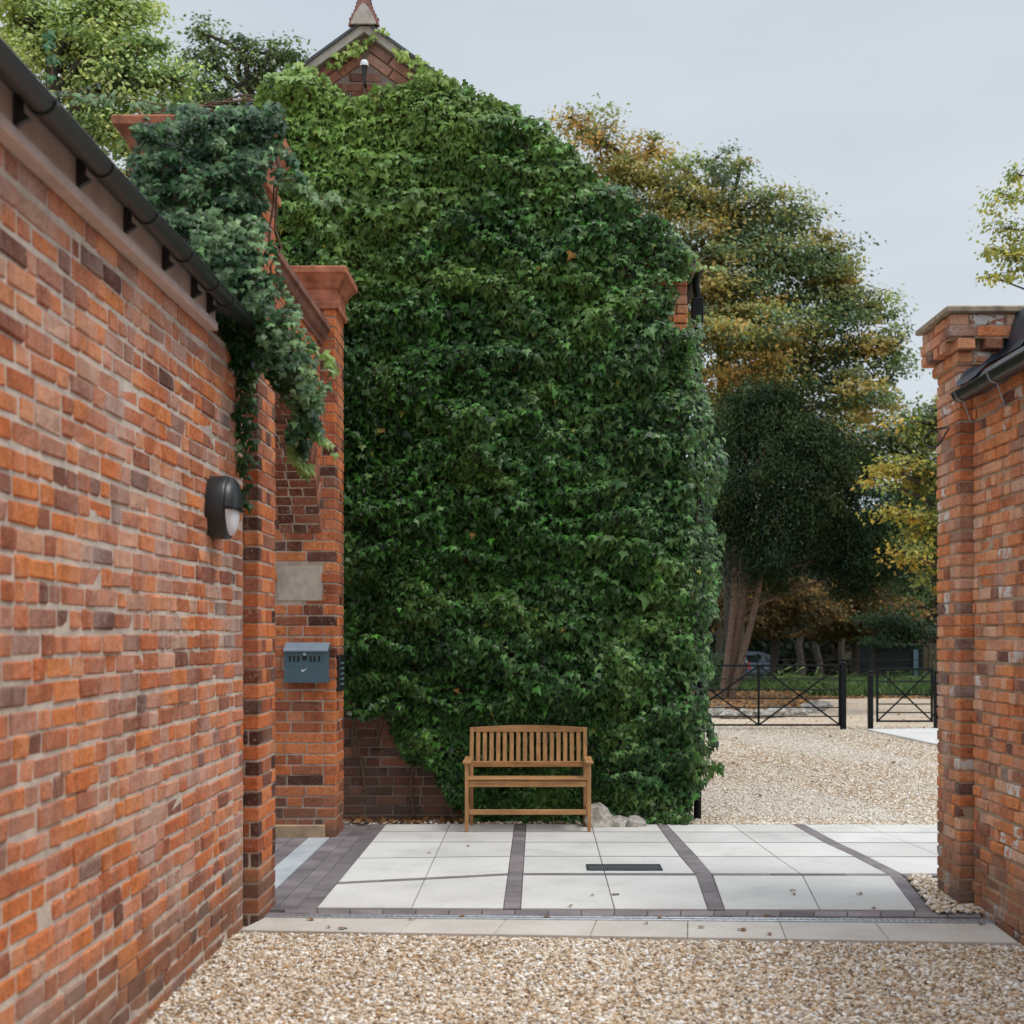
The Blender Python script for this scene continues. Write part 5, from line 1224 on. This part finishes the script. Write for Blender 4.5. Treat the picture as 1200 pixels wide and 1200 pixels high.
# ------------------------------------------------------------------ parked car far behind
def car():
    dc = 60.0; cx_ = P(859, 0, dc)[0]; zb = -.47; r0 = empty('parked_car', (cx_, dc, zb), 'silver-blue hatchback parked in the shade behind the yew', 'car')
    # built along local x (rear towards +x), seen from its side and rear quarter
    ang = R(58); ca, sa = math.cos(ang), math.sin(ang)
    def W(p): x, y, z = p; return (cx_ + x * ca - y * -sa * 1.0 * -1, dc + x * -sa + y * ca, zb + z) if False else (cx_ + x * ca + y * sa, dc - x * sa + y * ca, zb + z)
    prof = [(-2.0, .25), (-2.05, .55), (-1.95, .78), (-1.1, .92), (-.45, 1.36), (.2, 1.46), (1.1, 1.44), (1.55, 1.32), (1.9, .98), (1.98, .60), (1.95, .25)]
    mb = MB(); V = []
    secs = [(-.86, .80, -.10), (-.84, .97, 0), (-.68, 1.0, .0), (.68, 1.0, .0), (.84, .97, 0), (.86, .80, -.10)]
    for y, s, o_ in secs:
        for (x, z) in prof:
            yy_ = y * (1 - .16 * max(0, (z - .85)) / .6); V.append(W((x * (1 if abs(y) < .8 else .985), yy_, z if abs(y) < .8 or z < .9 else z - .03)))
    k = len(prof); fs = [[i * k + j, i * k + (j + 1) % k, (i + 1) * k + (j + 1) % k, (i + 1) * k + j] for i in range(5) for j in range(k)] + [list(range(k)), list(range(5 * k, 6 * k))[::-1]]
    mb.add(V, fs, 0, False); mb.build('body', M['car'], r0)
    def pan(name, pts, mat):
        mb = MB(); mb.add([W(p) for p in pts], [list(range(len(pts)))]); o = mb.build(name, mat, r0); s = o.modifiers.new('thickness', 'SOLIDIFY'); s.thickness = .02; s.offset = 0; return o
    pan('rear_window', [(1.60, -.66, 1.30), (1.60, .66, 1.30), (1.89, .72, 1.02), (1.89, -.72, 1.02)], M['glass'])
    pan('side_window', [(-.95, -.85, .98), (-.42, -.80, 1.33), (.1, -.79, 1.36), (.1, -.855, .98)], M['glass']); pan('side_window', [(.18, -.855, .98), (.18, -.79, 1.36), (1.1, -.795, 1.33), (1.45, -.85, 1.0)], M['glass'])
    pan('windscreen', [(-.52, -.66, 1.33), (-.52, .66, 1.33), (-1.12, .74, .96), (-1.12, -.74, .96)], M['glass'])
    for s in (-1, 1): pan('tail_light', [(1.93, s * .82, .72), (1.90, s * .82, 1.0), (1.91, s * .68, 1.0), (1.95, s * .66, .72)], M['redl'])
    pan('rear_bumper', [(2.0, -.8, .3), (2.0, .8, .3), (2.0, .8, .5), (2.0, -.8, .5)], M['black'])
    for x in (-1.3, 1.25):
        for y in (-.84, .84):
            mb = MB(); c0 = W((x, y - .1, .32)); c1 = W((x, y + .1, .32)); mb.tube([c0, c1], .32, 18); wh = mb.build('wheel', M['rubber'], r0)
            mb = MB(); s = -.115 if y < 0 else .115; mb.tube([W((x, y, .32)), W((x, y + s, .32))], .19, 14); mb.build('rim', M['steel'], wh)
car()
# cabin at far right
dS = 52.0
cb_ = empty('cabin', (P(1050, 0, dS)[0], dS, -.3), 'dark site cabin with a pale teal door post behind the small gate', 'cabin')
sx0, sx1 = P(1024, 0, dS)[0], P(1100, 0, dS)[0]; sz1 = P(0, 757, dS)[2]
mb = MB(); mb.box((sx0, dS, -.5), (sx1, dS + 2.5, sz1), 0, .02); mb.build('body', M['shed'], cb_)
mb = MB(); mb.box((P(1070, 0, dS)[0], dS - .06, -.5), (P(1075.5, 0, dS)[0], dS - .01, P(0, 761, dS)[2])); mb.build('door', M['teal'], cb_)
mb = MB(); mb.box((sx0 - .05, dS - .08, sz1), (sx1 + .05, dS + 2.6, sz1 + .07), 0, .01); mb.build('roof', M['steel'] if False else M['shed'], cb_)
fc = empty('timber_fence', (P(1092, 0, 50)[0], 50, -.3), 'short dull timber fence panel beside the dark cabin', 'fence'); mb = MB()
for i in range(8):
    x = P(1082, 0, 50)[0] + i * .2; mb.box((x, 50, -.45), (x + .17, 50.03, P(0, 755, 50)[2] + .02 * (i % 3)), 0, .003)
mb.build('boards', M['plank'], fc)
